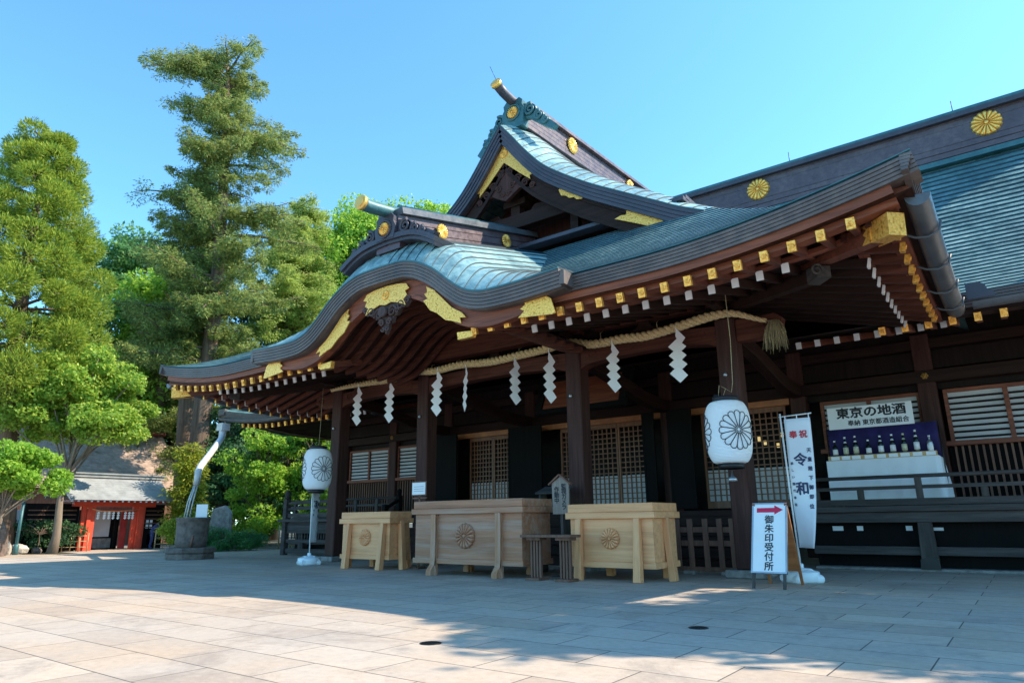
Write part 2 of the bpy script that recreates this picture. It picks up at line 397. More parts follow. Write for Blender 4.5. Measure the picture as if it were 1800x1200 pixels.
def text_obj(name, body, size, mat, parent, loc, rot=(R(90),0,0), spacing=1.0, bold=0.0, xscale=1.0, thick=.001, align='CENTER'):
    cu = bpy.data.curves.new(name, 'FONT'); cu.body = body; cu.size = size; cu.align_x = align; cu.align_y = 'CENTER'
    cu.space_line = spacing; cu.extrude = thick; cu.resolution_u = 3
    tmp = bpy.data.objects.new(name, cu); COL.objects.link(tmp)
    dg = bpy.context.evaluated_depsgraph_get(); dg.update()
    me = bpy.data.meshes.new_from_object(tmp.evaluated_get(dg)); bpy.data.objects.remove(tmp); bpy.data.curves.remove(cu)
    if bold:
        import bmesh
        bm = bmesh.new()
        for k, (dx, dy) in enumerate(((0,0),(bold,0),(-bold,0),(0,bold),(0,-bold))):
            m2 = me.copy(); m2.transform(Matrix.Translation((dx, dy, .00015*k))); bm.from_mesh(m2); bpy.data.meshes.remove(m2)
        bm.to_mesh(me); bm.free()
    me.materials.clear(); me.materials.append(MATS[mat])
    o = bpy.data.objects.new(name, me); COL.objects.link(o); o.parent = parent; o.location = loc; o.rotation_euler = rot; o.scale = (xscale,1,1)
    return o
def ico_rock(mb, c, r, seed, m=0, squash=(1,1,.8)):
    rg = random.Random(seed); n, k = 10, 7; P = []; ph = [rg.uniform(0, 6) for _ in range(6)]
    for i in range(k+1):
        th = math.pi*i/k; row = []
        for j in range(n+1):
            a = 2*math.pi*(j % n)/n
            rr = r*(1+.16*math.sin(2*a+ph[0])*math.sin(th)+.12*math.sin(3*a+ph[1]+th*2)+.09*math.cos(3*th+ph[2])+.06*math.sin(5*a+ph[3])*math.sin(th))
            row.append((c[0]+rr*math.sin(th)*math.cos(a)*squash[0], c[1]+rr*math.sin(th)*math.sin(a)*squash[1], c[2]+rr*math.cos(th)*squash[2]))
        P.append(row)
    mb.grid(P, m, False); return mb
# ================================================================== SHRINE HALL  (u = x + 8.8 across, y depth, z up)
XC, YR = -8.8, 12.0
hall = empty('shrine_hall', (XC, YR, 0), 0, 'dark timber shrine hall with teal copper roofs, curved front gable and gilt fittings', 'shrine hall')
HT = Matrix.Translation((0, -YR, 0))
def H(mb, name, mats, parent=hall, bevel=0, label=None):
    o = mb.build(name, mats, parent, bevel=bevel); o.data.transform(HT)
    if label: o['label'] = label
    return o
def upt(a, amp=.42, L=3.35): return amp*max(0, 1-max(a, 0)/L)**1.8      # upward sweep near an eave corner
W8 = 8.35; YE = 8.0
def fL(d): return 4.38+.485*d+.036*d*d                                      # lower roof of the porch wing
def wing_z(u, y):
    a, b2 = y-YE, W8-abs(u); d = max(0, min(a, b2)); far = max(a, b2)
    return fL(d)+upt(far)*max(0, 1-d/2.6)**1.5
V_TAB = smooth_curve([(0,10.12),(.35,9.68),(.70,9.22),(1.13,8.72),(1.56,8.35),(2.32,7.82),(2.85,7.50),(3.35,7.21),(3.85,6.92),(4.3,6.66),(4.8,6.42)], 6)
T_HALF = [(0,5.36),(.5,5.345),(.75,5.30),(1.0,5.21),(1.35,5.01),(1.7,4.73),(2.0,4.52),(2.25,4.425),(2.5,4.385),(3,4.38),(3.45,4.40),(3.85,4.425)]
T_R = smooth_curve(T_HALF, 5); T_ALL = [(-u, z) for u, z in reversed(T_R[1:])]+T_R
def kara_mk(u): return lerp_table([(0,.60),(1.2,.58),(2.2,.52),(3.0,.35),(3.8,.06)], abs(u))
YK = 7.75
def kara_z(u, y):
    t_ = min(1, max(0, (y-YK)/.62)); return lerp_table(T_R, abs(u))+kara_mk(u)*math.sin(t_*math.pi/2)**.9+.25*max(0, y-YK-.5)
def main_f(d): return 4.27+.45*d+.0345*d*d
YM, WM, YRIDGE = 12.3, 13.0, 20.3

def stepped(mb, rows, m=0, lift=.022, keep=None, edge=None):
    """rows = lines of points, eave first; every course laps over the next like a shingle, all in one sheet"""
    L = []
    for k, a in enumerate(rows):
        L.append([(p[0], p[1], p[2]-.004) for p in a])
        if k < len(rows)-1: L.append([(p[0], p[1], p[2]+(lift(k) if callable(lift) else lift)) for p in a])
    k0 = len(mb.f); mb.grid(L, m, False, keep)
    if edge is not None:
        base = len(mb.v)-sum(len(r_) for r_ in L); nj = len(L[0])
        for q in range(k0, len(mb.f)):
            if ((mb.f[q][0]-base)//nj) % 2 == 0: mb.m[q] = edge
def frange(a, b2, n): return [a+(b2-a)*i/n for i in range(n+1)]

# ---- porch-wing lower roof
mb = MB(); nC = 24; dmax = 3.9
def front_keep(p, q):
    u, y = (p[0]+q[0])/2, (p[1]+q[1])/2
    return not (abs(u) < 3.7 and kara_z(u, y) > wing_z(u, y)+.10 and y > 7.9) and not (abs(u) < 3.55 and y < 8.3)
rows = []
for k in range(nC+1):
    d = dmax*k/nC; y = YE+d; ue = W8-d
    rows.append([(u, y, wing_z(u, y)) for u in frange(-ue, ue, 60)])
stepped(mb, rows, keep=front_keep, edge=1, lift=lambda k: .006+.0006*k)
for sg in (-1, 1):
    rows = []
    for k in range(nC+1):
        d = dmax*k/nC; u = sg*(W8-d)
        rows.append([(u, y, wing_z(u, y)) for y in frange(YE+d, 18.0, 26)])
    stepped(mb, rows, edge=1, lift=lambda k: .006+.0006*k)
wing_roof = H(mb, 'lower_roof', ['patina', 'patina_shaded'], label='teal stepped copper roof sweeping up to the porch corners')
# ---- its thick layered edge
mb = MB()
eR = [(u, wing_z(u, YE)) for u in frange(3.8, W8, 26)]
for pts in (eR, [(-u, z) for u, z in reversed(eR)]):
    mb = MB()
    for i in range(5): mb.band(pts, .0+i*.045, .045*(i+1)-.006, YE+.012*i, YE+.42, 0, 'x')
    mb.band([(u, z+.02) for u, z in pts], -.012, .0, YE-.012, YE+.1, 1, 'x')
    H(mb, 'roof_edge', ['fascia_grey', 'copper_teal'], wing_roof)
eS = [(y, wing_z(W8, y)) for y in frange(YE, 12.9, 26)]
for sg in (-1, 1):
    mb = MB()
    for i in range(5):
        a, b2 = sg*(W8-.012*i), sg*(W8-.12)
        mb.band(eS, .0+i*.045, .045*(i+1)-.006, min(a, b2), max(a, b2), 0, 'y')
    H(mb, 'roof_edge', ['fascia_grey', 'copper_teal'], wing_roof)
# ---- timber boards under the edge
mb = MB()
eR2 = [(u, wing_z(u, YE)) for u in frange(2.3, W8-.25, 26)]
def kayaoi(pts):
    mb.band(pts, .215, .33, YE+.10, YE+.30, 0, 'x'); mb.band(pts, .325, .44, YE+.16, YE+.34, 0, 'x')
def eave_line(u0): return [(u, 4.38+upt(W8-u)) for u in frange(u0, W8-.3, 26)]
kayaoi(eave_line(2.9)); H(mb, 'eave_board', ['wood_red_x'], wing_roof)
mb = MB(); kayaoi([(-u, z) for u, z in reversed(eave_line(2.9))]); H(mb, 'eave_board', ['wood_red_x'], wing_roof)
for sg in (-1, 1):
    mb = MB()
    pts = [(y, 4.38+upt(y-YE)) for y in frange(YE+.3, 12.6, 26)]
    x0, x1 = sorted((sg*(W8-.1), sg*(W8-.3))); mb.band(pts, .215, .33, x0, x1, 0, 'y')
    x0, x1 = sorted((sg*(W8-.24), sg*(W8-.42))); mb.band(pts, .325, .44, x0, x1, 0, 'y')
    H(mb, 'eave_board', ['wood_red_y'], wing_roof)
# ---- soffit boards
def soff(d, far, wide=1): 
    k = upt(far)*max(0, 1-d*.28)
    return (3.985+.27*d if d < .86 else 4.045+.25*(d-.86))+k
mb = MB()
ds = [0.05, .3, .6, .855, .865, 1.3, 2, 2.8, 3.4, 4.1]
for sg in (-1, 1):
    mb = MB()
    P = []
    for d in ds: P.append([(sg*(max(W8-d, 0)*f+(2.2)*(1-f)), YE+d, soff(d, W8-(max(W8-d,0)*f+2.2*(1-f)))) for f in frange(0, 1, 24)])
    mb.grid(P)
    P = []
    for d in ds: P.append([(sg*(W8-d), (YE+d)*(1-f)+12.9*f, soff(d, ((YE+d)*(1-f)+12.9*f)-YE)) for f in frange(0, 1, 16)])
    mb.grid(P)
    H(mb, 'soffit', ['wood_dark_y'], wing_roof)

# ---- rafters: each is a part, its metal tip a sub-part
cap_mesh = {}
REST = MB()
def rafter(p0, p1, w, h, capmat, capL=.05, wood_='wood_red_y', parent=hall, far=False):
    if far:      # the small distant ones beyond the hundred nearest
        REST.beam(p0, p1, w, h, 0); d = (Vector(p1)-Vector(p0)).normalized(); REST.beam(Vector(p0)-d*.008, Vector(p0)+d*capL, w+.012, h+.012, 1 if capmat == 'gilt' else 2); return
    mb = MB(); mb.beam(p0, p1, w, h); o = H(mb, 'rafter', [wood_], parent)
    d = (Vector(p1)-Vector(p0)).normalized(); c = MB(); c.beam(Vector(p0)-d*.008, Vector(p0)+d*capL, w+.012, h+.012)
    if capmat == 'gilt':
        sx = d.cross(Vector((0,0,1))).normalized(); c.lathe([(.032,.0),(.032,.012),(.022,.012),(.020,.006),(.008,.006),(.006,.014),(0,.014)], Vector(p0)-d*.008, 10, frame=(sx, -sx.cross(d), -d))
    H(c, 'rafter_cap', [capmat], o); return o
NR = 0
def zf(d, far): return 3.87+.27*d+upt(far)*max(0, 1-d*.28)
us = [1.98+.333*k for k in range(19)]
for sg in (-1, 1):
    for u in us:
        if u > 7.9: continue
        dend = min(1.35, W8-u-.12)
        if dend < .25: dend = .25
        rafter((sg*u, YE+.08, zf(.1, W8-u)), (sg*u, YE+.08+dend, zf(dend, W8-u)), .085, .12, 'gilt')
    for u in [2.72+.333*k for k in range(14)]:
        if u > 6.95: continue
        dend = min(4.0, W8-u-.1)
        rafter((sg*u, YE+.74, 3.945+upt(W8-u)*.75), (sg*u, YE+max(dend, 1.0), 3.945+.25*(dend-.74)+upt(W8-u)*max(0,1-dend*.28)), .08, .115, 'cap_white', .02, 'wood_dark_y')
    for k in range(12):
        y = 8.42+.333*k
        dend = min(1.35, max(.25, y-YE-.12))
        rafter((sg*(W8-.30), y, zf(.1, y-YE)), (sg*(W8-.30-dend), y, zf(dend, y-YE)), .085, .12, 'gilt', .05, 'wood_beam_x')
    for k in range(10):
        y = 9.35+.333*k; dend = min(3.6, y-YE-.1)
        rafter((sg*(W8-.74), y, 3.945+upt(y-YE)*.75), (sg*(W8-max(dend, 1.0)), y, 3.945+.25*(dend-.74)+upt(y-YE)*max(0,1-dend*.28)), .08, .115, 'cap_white', .02, 'wood_dark_x', far=sg < 0)
# purlins that carry the flying rafters
for sg in (-1, 1):
    mb = MB()
    pts = [(sg*u, 4.075+upt(W8-u)*.76) for u in frange(2.5, W8-.9, 20)]
    if sg < 0: pts = pts[::-1]
    mb.band(pts, 0, .06, YE+.72, YE+.84, 0, 'x')
    H(mb, 'purlin', ['wood_red_x'], wing_roof)
for sg in (-1, 1):
    mb = MB(); x0, x1 = sorted((sg*(W8-.72), sg*(W8-.84))); mb.band([(y, 4.075+upt(y-YE)*.76) for y in frange(YE+.9, 12.5, 20)], 0, .06, x0, x1, 0, 'y')
    H(mb, 'purlin', ['wood_red_y'], wing_roof)
# corner (hip) rafters with gilt box ends
for sg in (-1, 1):
    mb = MB(); mb.beam((sg*7.95, 8.38, 4.11), (sg*5.2, 11.1, 4.62), .185, .235); o = H(mb, 'hip_rafter', ['wood_red_y'])
    c = MB(); p0 = Vector((sg*8.08, 8.26, 4.10)); p1 = Vector((sg*7.86, 8.48, 4.12)); c.beam(p0, p1, .215, .27, 0, (0,0,1), .205, .245)
    q = (p1-p0).normalized(); n_ = q.cross(Vector((0,0,1)))
    for s2 in (-1, 1):
        c.prism([(0,-.12),(.16,-.11),(.08,-.03),(.13,.01),(.06,.06),(.17,.12),(0,.125)], p1+n_*s2*.098, q, (0,0,1), .012*s2, ez=tuple(n_))
    H(c, 'corner_fitting', ['gilt'], o)
    mb = MB(); mb.beam((sg*6.95, 9.35, 4.06), (sg*5.2, 11.1, 4.42), .16, .20); o_ = H(mb, 'hip_rafter', ['wood_dark_y']); mb = MB(); mb.beam((sg*7.08, 9.22, 4.05), (sg*6.9, 9.4, 4.06), .20, .16, 0, (0,0,1), .18, .22)
    spiral(mb, (sg*7.02, 9.10, 4.05), .09, 1.5, .018, (sg*.7,.7,0), (0,0,1)); H(mb, 'carved_nose', ['wood_grey'], o_)

# ---- karahafu (curved gable over the front steps)
mb = MB(); hp = resample(T_R, .235)
Ysk = [YK, YK+.04, YK+.1, YK+.18, YK+.28, YK+.4, YK+.52, YK+.65, YK+1.0, 9.5, 10.3, 11.2, 12.1]
def ktop(u, y):
    z = kara_z(u, y); return (u, y, z)
def kkeep(p, q):
    u, y = (p[0]+q[0])/2, (p[1]+q[1])/2; return not (y > 8.3 and kara_z(u, y) < wing_z(u, y)-.25)
R_ = [[ktop(u, y) for y in Ysk] for u, z in hp]; L_ = [[ktop(-u, y) for y in Ysk] for u, z in hp]
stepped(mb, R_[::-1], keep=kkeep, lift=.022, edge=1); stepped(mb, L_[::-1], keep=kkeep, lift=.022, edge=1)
kara = H(mb, 'curved_roof', ['patina_light', 'patina_shaded'], label='light blue green curved copper gable roof with rolled seams')
mb = MB()
for i in range(5): mb.band(T_ALL, i*.054, .054*(i+1)-.007, YK+.012*i, YK+.40, 0, 'x')
mb.band(T_ALL, -.028, .0, YK-.014, YK+.05, 1, 'x')
mb.band(T_ALL, .262, .275, YK+.10, YK+.38, 0, 'x')
for sg in (-1, 1):   # closing blocks at the step down to the straight eave
    mb.box(sg*3.845, YK+.02, 4.19, sg*3.93, YK+.30, 4.40, 0)
H(mb, 'roof_edge', ['fascia_grey', 'copper_teal'], kara)
# barge board
mb = MB()
hb = [(u, z) for u, z in T_ALL if abs(u) <= 3.3]
def bb_lo(u): return lerp_table([(0,.62),(1.2,.60),(2.0,.56),(2.6,.50),(3.3,.40)], abs(u))
A = MB()
n = len(hb); vs = []
def off(pts, i, a):
    p, q = pts[max(i-1,0)], pts[min(i+1,len(pts)-1)]; du, dz = q[0]-p[0], q[1]-p[1]; l = math.hypot(du, dz); nx, nz = dz/l, -du/l
    if nz > 0: nx, nz = -nx, -nz
    return pts[i][0]+nx*a, pts[i][1]+nz*a
top_ = [off(hb, i, .27) for i in range(n)]; bot_ = [off(hb, i, bb_lo(hb[i][0])) for i in range(n)]
rim_ = [off(hb, i, bb_lo(hb[i][0])-.07) for i in range(n)]
for (PA, PB, y0, y1) in ((top_, rim_, YK+.24, YK+.36), (rim_, bot_, YK+.21, YK+.36)):
    k = len(mb.v); vs = []
    for (a, b2) in zip(PA, PB): vs += [(a[0], y0, a[1]), (a[0], y1, a[1]), (b2[0], y0, b2[1]), (b2[0], y1, b2[1])]
    fs = [(0,1,3,2), tuple(4*(n-1)+i for i in (0,2,3,1))]
    for i in range(n-1):
        q = 4*i; fs += [(q,q+2,q+6,q+4), (q+1,q+5,q+7,q+3), (q,q+4,q+5,q+1), (q+2,q+3,q+7,q+6)]
    mb.add(vs, fs)
barge = H(mb, 'barge_board', ['wood_red_x'], kara)
def gold_plate(poly, y, parent, t=.022, name='gilt_fitting'):
    g = MB(); g.prism(poly, (0, y, 0), (1,0,0), (0,0,1), -t, ez=(0,1,0)); return H(g, name, ['gilt'], parent)
def mir(p): return [(-a, b2) for a, b2 in reversed(p)]
yk = YK+.205
g = gold_plate([(-.60,4.90),(-.52,5.00),(-.30,5.045),(0,5.06),(.30,5.045),(.52,5.00),(.60,4.90),(.50,4.87),(.55,4.78),(.46,4.72),(.53,4.60),(.32,4.69),(.15,4.735),(0,4.70),(-.15,4.735),(-.32,4.69),(-.53,4.60),(-.46,4.72),(-.55,4.78),(-.50,4.87)], yk, barge)
c = MB(); kiku(c, (0, yk-.024, 4.89), .095, .02); H(c, 'crest', ['gold'], g)
pl = [(1.02,4.83),(1.20,4.73),(1.42,4.52),(1.62,4.33),(1.84,4.20),(1.93,4.10),(1.80,4.12),(1.83,4.02),(1.62,4.10),(1.48,4.14),(1.28,4.30),(1.12,4.38),(.96,4.58),(1.06,4.60),(.98,4.70),(1.05,4.72)]
gold_plate(pl, yk, barge); gold_plate(mir(pl), yk, barge)
pl = [(3.58,4.10),(3.66,3.86),(3.60,3.85),(2.98,3.91),(3.10,4.00),(3.02,4.04),(3.12,4.10),(3.02,4.18),(3.3,4.17),(3.44,4.19)]
gold_plate([(a, b2-.02) for a, b2 in pl], YK+.21, barge); gold_plate(mir([(a, b2-.02) for a, b2 in pl]), YK+.21, barge)
# hanging carved ornament
c = MB()
for s2 in (-1, 1):
    spiral(c, (s2*.17, YK+.2, 4.56), .11, 1.6, .03, (s2,0,0)); spiral(c, (s2*.38, YK+.2, 4.63), .09, 1.5, .026, (s2,0,0))
    spiral(c, (s2*.55, YK+.2, 4.70), .07, 1.5, .022, (s2,0,0)); spiral(c, (s2*.10, YK+.2, 4.38), .07, 1.5, .024, (s2,0,0))
c.prism([(-.60,4.70),(-.50,4.60),(-.38,4.60),(-.28,4.48),(-.20,4.48),(-.17,4.36),(-.08,4.34),(-.06,4.24),(0,4.16),(.06,4.24),(.08,4.34),(.17,4.36),(.20,4.48),(.28,4.48),(.38,4.60),(.50,4.60),(.60,4.70),(.3,4.74),(0,4.76),(-.3,4.74)], (0, YK+.29, 0), t=-.06, ez=(0,1,0))
for s2 in (-1, 1):
    spiral(c, (s2*.30, YK+.2, 4.54), .05, 1.2, .018, (s2,0,0)); spiral(c, (s2*.05, YK+.2, 4.26), .05, 1.2, .018, (s2,0,0), sgn=-1); spiral(c, (s2*.46, YK+.2, 4.64), .06, 1.2, .018, (s2,0,0), sgn=-1)
c.lathe([(0,.0),(.07,.03),(.10,.09),(.10,.14)], (0, YK+.24, 4.56), 14, frame=(Vector((1,0,0)), Vector((0,0,1)), Vector((0,-1,0))))
H(c, 'hanging_carving', ['carved_wood'], kara)
# curved ceiling and curved ribs inside the arch
def shell(off_a, y0, y1, umax, step=1):
    pts = [p for p in T_ALL if abs(p[0]) <= umax]; return pts
mb = MB(); pts = shell(0, 0, 0, 2.5)
mb.band(pts, .30, .33, YK+.38, 10.9, 0, 'x'); H(mb, 'curved_ceiling', ['wood_dark_y'], kara)
for k in range(9):
    y = YK+.46+k*.30; mb = MB(); mb.band(pts, .33, .44, y, y+.075, 0, 'x'); H(mb, 'curved_rafter', ['wood_beam_x'], kara)
# small gilt wedge blocks under the arch feet
for sg in (-1, 1):
    mb = MB(); mb.prism([(1.62,3.93),(1.98,3.90),(1.95,3.80),(1.64,3.80)] if sg > 0 else mir([(1.62,3.93),(1.98,3.90),(1.95,3.80),(1.64,3.80)]), (0, YE+.16, 0), t=-.09, ez=(0,1,0)); H(mb, 'arch_foot_fitting', ['gilt'], kara)

# ---- ridge over the curved gable
mb = MB()
def kb(y): return 5.93+.25*(y-8.2)
zt = lambda y: 6.60+.235*(y-8.2)
for i in range(4):
    w = .25+.02*(3-i); y0, y1 = 7.95, 12.4
    a0, a1 = i/4, (i+1)/4
    z = lambda y, a: (kb(y)-.12)*(1-a)+(zt(y)-.10)*a
    vs = [(s2*w, y, z(y, a)+(-.022 if a == a1 else 0)) for y in (y0, y1) for a in (a0, a1) for s2 in (-1, 1)]
    mb.add(vs, [(0,1,3,2),(4,6,7,5),(0,4,5,1),(2,3,7,6),(0,2,6,4),(1,5,7,3)], 0)
mb.add([(s2*.215, y, zz) for y in (8.0, 12.4) for zz in (kb(y)-.1, zt(y)-.12) for s2 in (-1, 1)], [(0,1,3,2),(4,6,7,5),(0,4,5,1),(2,3,7,6),(0,2,6,4),(1,5,7,3)], 0)
krid = H(mb, 'ridge', ['copper_brown'], kara)
mb = MB()
mb.beam((0, 7.98, zt(7.98)-.05), (0, 12.4, zt(12.4)-.05), .66, .12, 0); mb.tube([(0, 8.2, zt(8.2)+.02), (0, 12.4, zt(12.4)+.02)], .15, 12, 1)
H(mb, 'ridge_cap', ['gutter_metal', 'copper_teal'], krid)
mb = MB(); mb.tube([(0,7.27,6.47),(0,7.38,6.46),(0,7.55,6.48),(0,7.9,6.53),(0,8.4,6.64)], [.125,.122,.12,.12,.12], 16, 0); tb = H(mb, 'ridge_horn', ['copper_teal'], krid)
mb = MB(); mb.tube([(0,7.235,6.475),(0,7.305,6.468)], .142, 18, 0); mb.tube([(0,7.22,6.477),(0,7.24,6.475)], .10, 18, 0); H(mb, 'horn_cap', ['gold'], tb)
for y in (9.05, 11.15):
    for sg in (-1, 1):
        mb = MB(); kiku(mb, (sg*.33, y, (kb(y)+zt(y))/2-.03), .155, .04, (0, sg, 0)); H(mb, 'crest', ['gold'], krid)
def oni(y, zc, s, parent, name='ridge_end_ornament', m='copper_dark', zt2=1.0, spread=1.0, foot=.42):
    """arched plate with scrolls stepping down both shoulders"""
    c = MB()
    arch = [(-.30,-foot),(-.33,-.1),(-.36,.05),(-.28,.18),(-.30,.30),(-.20,.40),(-.10,.36),(0,.42),(.10,.36),(.20,.40),(.30,.30),(.28,.18),(.36,.05),(.33,-.1),(.30,-foot)]
    c.prism([(a*s, zc+b2*s) for a, b2 in arch], (0, y+.12, 0), t=-.24, ez=(0,1,0))
    ring = [(.21*math.cos(a), .21*math.sin(a)+.02) for a in frange(0, 2*math.pi, 20)]
    c.tube([(a*s, y-.13, zc+b2*s) for a, b2 in ring], .028*s, 6)
    for s2 in (-1, 1):
        for (u, dz, r) in ((.52,-.02,.17),(.80,-.17,.13),(1.02,-.29,.10)):
            spiral(c, (s2*u*s*spread, y-.06, zc+(dz*zt2)*s), r*s, 1.7, .045*s, (s2,0,0), (0,0,1), start=1.2)
            c.lathe([(r*s*.95,-.08),(r*s*1.0,-.0),(r*s*.95,.06)], (s2*u*s*spread, y+.02, zc+dz*zt2*s), 14, frame=(Vector((1,0,0)), Vector((0,0,1)), Vector((0,-1,0))))
        sc = [(.26,.05),(.52,-.02*zt2),(.80,-.17*zt2),(1.02,-.29*zt2),(1.30,-.42*zt2)]
        up_ = [(a+.05, q+.17-.04*i_) for i_, (a, q) in enumerate(sc)]; lo_ = [(a-.06, q-.24+.035*i_) for i_, (a, q) in enumerate(sc)]
        pl_ = [(s2*a*s*spread, zc+q*s) for a, q in up_+lo_[::-1]]
        c.prism(pl_ if s2 > 0 else pl_[::-1], (0, y+.1, 0), t=-.14, ez=(0,1,0))
    o = H(c, name, [m], parent)
    k = MB(); kiku(k, (0, y-.125, zc+.02*s), .165*s, .05); H(k, 'crest', ['gold'], o); return o
oni(7.97, 6.14, .78, krid, spread=1.15, foot=.24)
mb = MB()
for u0, u1 in ((-1.35, 1.35),):      # curved base moulding the ornament stands on
    pts = [(u, kara_z(u, 8.25)+.05-.02*abs(u)) for u in frange(-1.25, 1.25, 16)]
    mb.band(pts, -.05, .045, 7.86, 8.40, 0, 'x'); mb.band(pts, .048, .11, 7.91, 8.40, 0, 'x')
H(mb, 'ornament_base', ['copper_dark'], krid)

# ---- upper gable (irimoya) of the wing
YG = 11.35
def mk_g(u): return lerp_table([(0,.42),(.6,.60),(2,.55),(4.8,.42)], u)
def gz(u, y):
    t_ = min(1, max(0, (y-YG)/1.25)); return lerp_table(V_TAB, u)+mk_g(u)*math.sin(t_*math.pi/2)
mb = MB(); gp = resample(V_TAB, .27)
Ysg = [YG, YG+.07, YG+.16, YG+.28, YG+.42, YG+.6, YG+.8, YG+1.0, YG+1.25, 14, 16, 18, 20.2]
for sg in (-1, 1):
    rows = [[(sg*u, y, gz(u, y)) for y in Ysg] for u, z in gp]
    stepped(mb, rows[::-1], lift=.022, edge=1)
gab = H(mb, 'gable_roof', ['patina_light', 'patina_shaded'], label='pale green copper gable roof with sunlit right slope')
V_ALL = [(-u, z) for u, z in reversed(V_TAB[1:])]+V_TAB
mb = MB()
for i, (a, b2) in enumerate(((0,.075),(.08,.15),(.155,.22),(.225,.30))): mb.band(V_ALL, a, b2, YG+.02*i, YG+.5, 0, 'x')
mb.band(V_ALL, -.02, 0, YG-.015, YG+.06, 1, 'x')
H(mb, 'roof_edge', ['copper_dark', 'copper_teal'], gab)
mb = MB(); mb.band(V_ALL, .30, .68, YG+.22, YG+.32, 0, 'x'); mb.band(V_ALL, .30, .36, YG+.18, YG+.22, 0, 'x'); mb.band(V_ALL, .62, .70, YG+.19, YG+.22, 0, 'x')
gb = H(mb, 'barge_board', ['wood_dark_x'], gab)
yg = YG+.185
def vz(u, a): return lerp_table(V_TAB, u)-a
apex = [(0,9.70),(.28,9.40),(.55,9.05),(.88,8.76),(.80,8.70),(.84,8.62),(.74,8.60),(.76,8.50),(.50,8.72),(.25,8.95),(0,9.18)]
g = gold_plate(apex+mir(apex)[1:-1], yg, gb)
k = MB(); kiku(k, (0, yg-.022, 9.42), .12, .03); H(k, 'crest', ['gold'], g)
for s2 in (-1, 1):
    p = [(1.52,7.97),(1.62,8.05),(1.70,7.98),(1.80,7.97),(1.88,7.90),(2.0,7.86),(2.08,7.74),(2.18,7.66),(2.10,7.58),(1.98,7.60),(1.90,7.68),(1.78,7.70),(1.70,7.78),(1.58,7.82)]
    gold_plate(p if s2 > 0 else mir(p), yg, gb)
    p = [(3.02,7.10),(3.28,7.03),(3.6,6.87),(4.05,6.66),(4.35,6.48),(4.0,6.46),(3.6,6.52),(3.2,6.72),(2.86,6.88),(3.0,6.92),(3.12,6.90),(3.14,6.98),(3.08,7.02)]
    gold_plate(p if s2 > 0 else mir(p), yg, gb)
c = MB()
for s2 in (-1, 1):
    for (u, z, r) in ((.14,8.92,.12),(.36,8.66,.12),(.58,8.50,.11),(.20,8.55,.09),(.78,8.36,.08),(.08,8.38,.07)): spiral(c, (s2*u, YG+.22, z), r, 1.6, .032, (s2,0,0))
c.prism([(-.9,8.30),(-.4,8.42),(-.12,8.26),(0,8.20),(.12,8.26),(.4,8.42),(.9,8.30),(.45,8.82),(0,9.22),(-.45,8.82)], (0, YG+.32, 0), t=-.10, ez=(0,1,0))
H(c, 'hanging_carving', ['wood_dark_z'], gab)
mb = MB(); ins = [(u, z-.62) for u, z in V_ALL]
poly = [(u, z) for u, z in ins]+[(4.6, 5.8), (-4.6, 5.8)]
mb.prism(poly, (0, 12.62, 0), t=-.05, ez=(0,1,0)); H(mb, 'gable_wall', ['wood_dark_z'], gab)
mb = MB(); mb.box(-2.35, 11.85, 7.58, 2.35, 12.1, 7.93); gbm = H(mb, 'gable_beam', ['wood_dark_x'], gab, bevel=.01)
mb = MB(); mb.box(-3.6, 12.0, 6.95, 3.6, 12.2, 7.18); mb.box(-.13, 11.95, 7.93, .13, 12.15, 8.6); mb.box(-.32, 11.9, 8.2, .32, 12.18, 8.36)
for s2 in (-1, 1): mb.prism([(s2*.35,7.93),(s2*.55,8.12),(s2*.8,8.10),(s2*1.0,7.93)][::s2], (0, 12.1, 0), t=-.12, ez=(0,1,0)); mb.box(s2*1.6-.1, 12.0, 7.2, s2*1.6+.1, 12.15, 7.6)
H(mb, 'gable_strut', ['wood_dark_x'], gab)
# gable floor flashing between gable foot and lower roof
mb = MB(); mb.beam((-4.3, 12.05, 7.05), (4.3, 12.05, 7.05), .5, .1); mb.beam((-4.3, 11.8, 6.98), (4.3, 11.8, 6.98), .3, .08); H(mb, 'flashing', ['copper_dark'], gab)
# gable ridge
mb = MB()
zb = lambda y: 10.30+.05*(y-11.6)
for i in range(5):
    z0 = i*.13; w = .30-.012*i
    mb.beam((0, 12.1, zb(12.1)+z0+.06), (0, 20.2, zb(20.2)+z0+.06), 2*w, .108, 0); mb.beam((0, 12.14, zb(12.1)+z0+.12), (0, 20.2, zb(20.2)+z0+.12), 2*w-.09, .03, 0)
grid_ = H(mb, 'ridge', ['copper_brown'], gab)
mb = MB(); mb.beam((0, 12.15, zb(12.15)+.69), (0, 20.2, zb(20.2)+.69), .72, .09, 0); mb.tube([(0,12.2,zb(12.2)+.76),(0,20.2,zb(20.2)+.76)], .17, 12, 0); H(mb, 'ridge_cap', ['copper_brown'], grid_)
mb = MB(); mb.tube([(0,11.22,11.20),(0,11.5,11.11),(0,11.8,11.07),(0,12.1,11.08),(0,12.9,11.12)], .12, 16, 0); tb = H(mb, 'ridge_horn', ['copper_dark'], grid_)
mb = MB(); mb.tube([(0,11.19,11.215),(0,11.27,11.18)], .142, 18, 0); mb.tube([(0,11.175,11.22),(0,11.20,11.21)], .10, 18, 0); H(mb, 'horn_cap', ['gold'], tb)
mb = MB(); mb.tube([(0,11.22,11.32),(-.10,11.12,11.66)], .006, 5); H(mb, 'lightning_rod', ['dark_metal'], grid_)
for y in (14.2, 17.6):
    for sg in (-1, 1):
        k = MB(); kiku(k, (sg*.31, y, zb(y)+.36), .23, .06, (0, sg, 0)); H(k, 'crest', ['gold'], grid_)
oni(12.02, 10.72, .98, grid_, m='copper_teal', zt2=1.75, spread=.92)

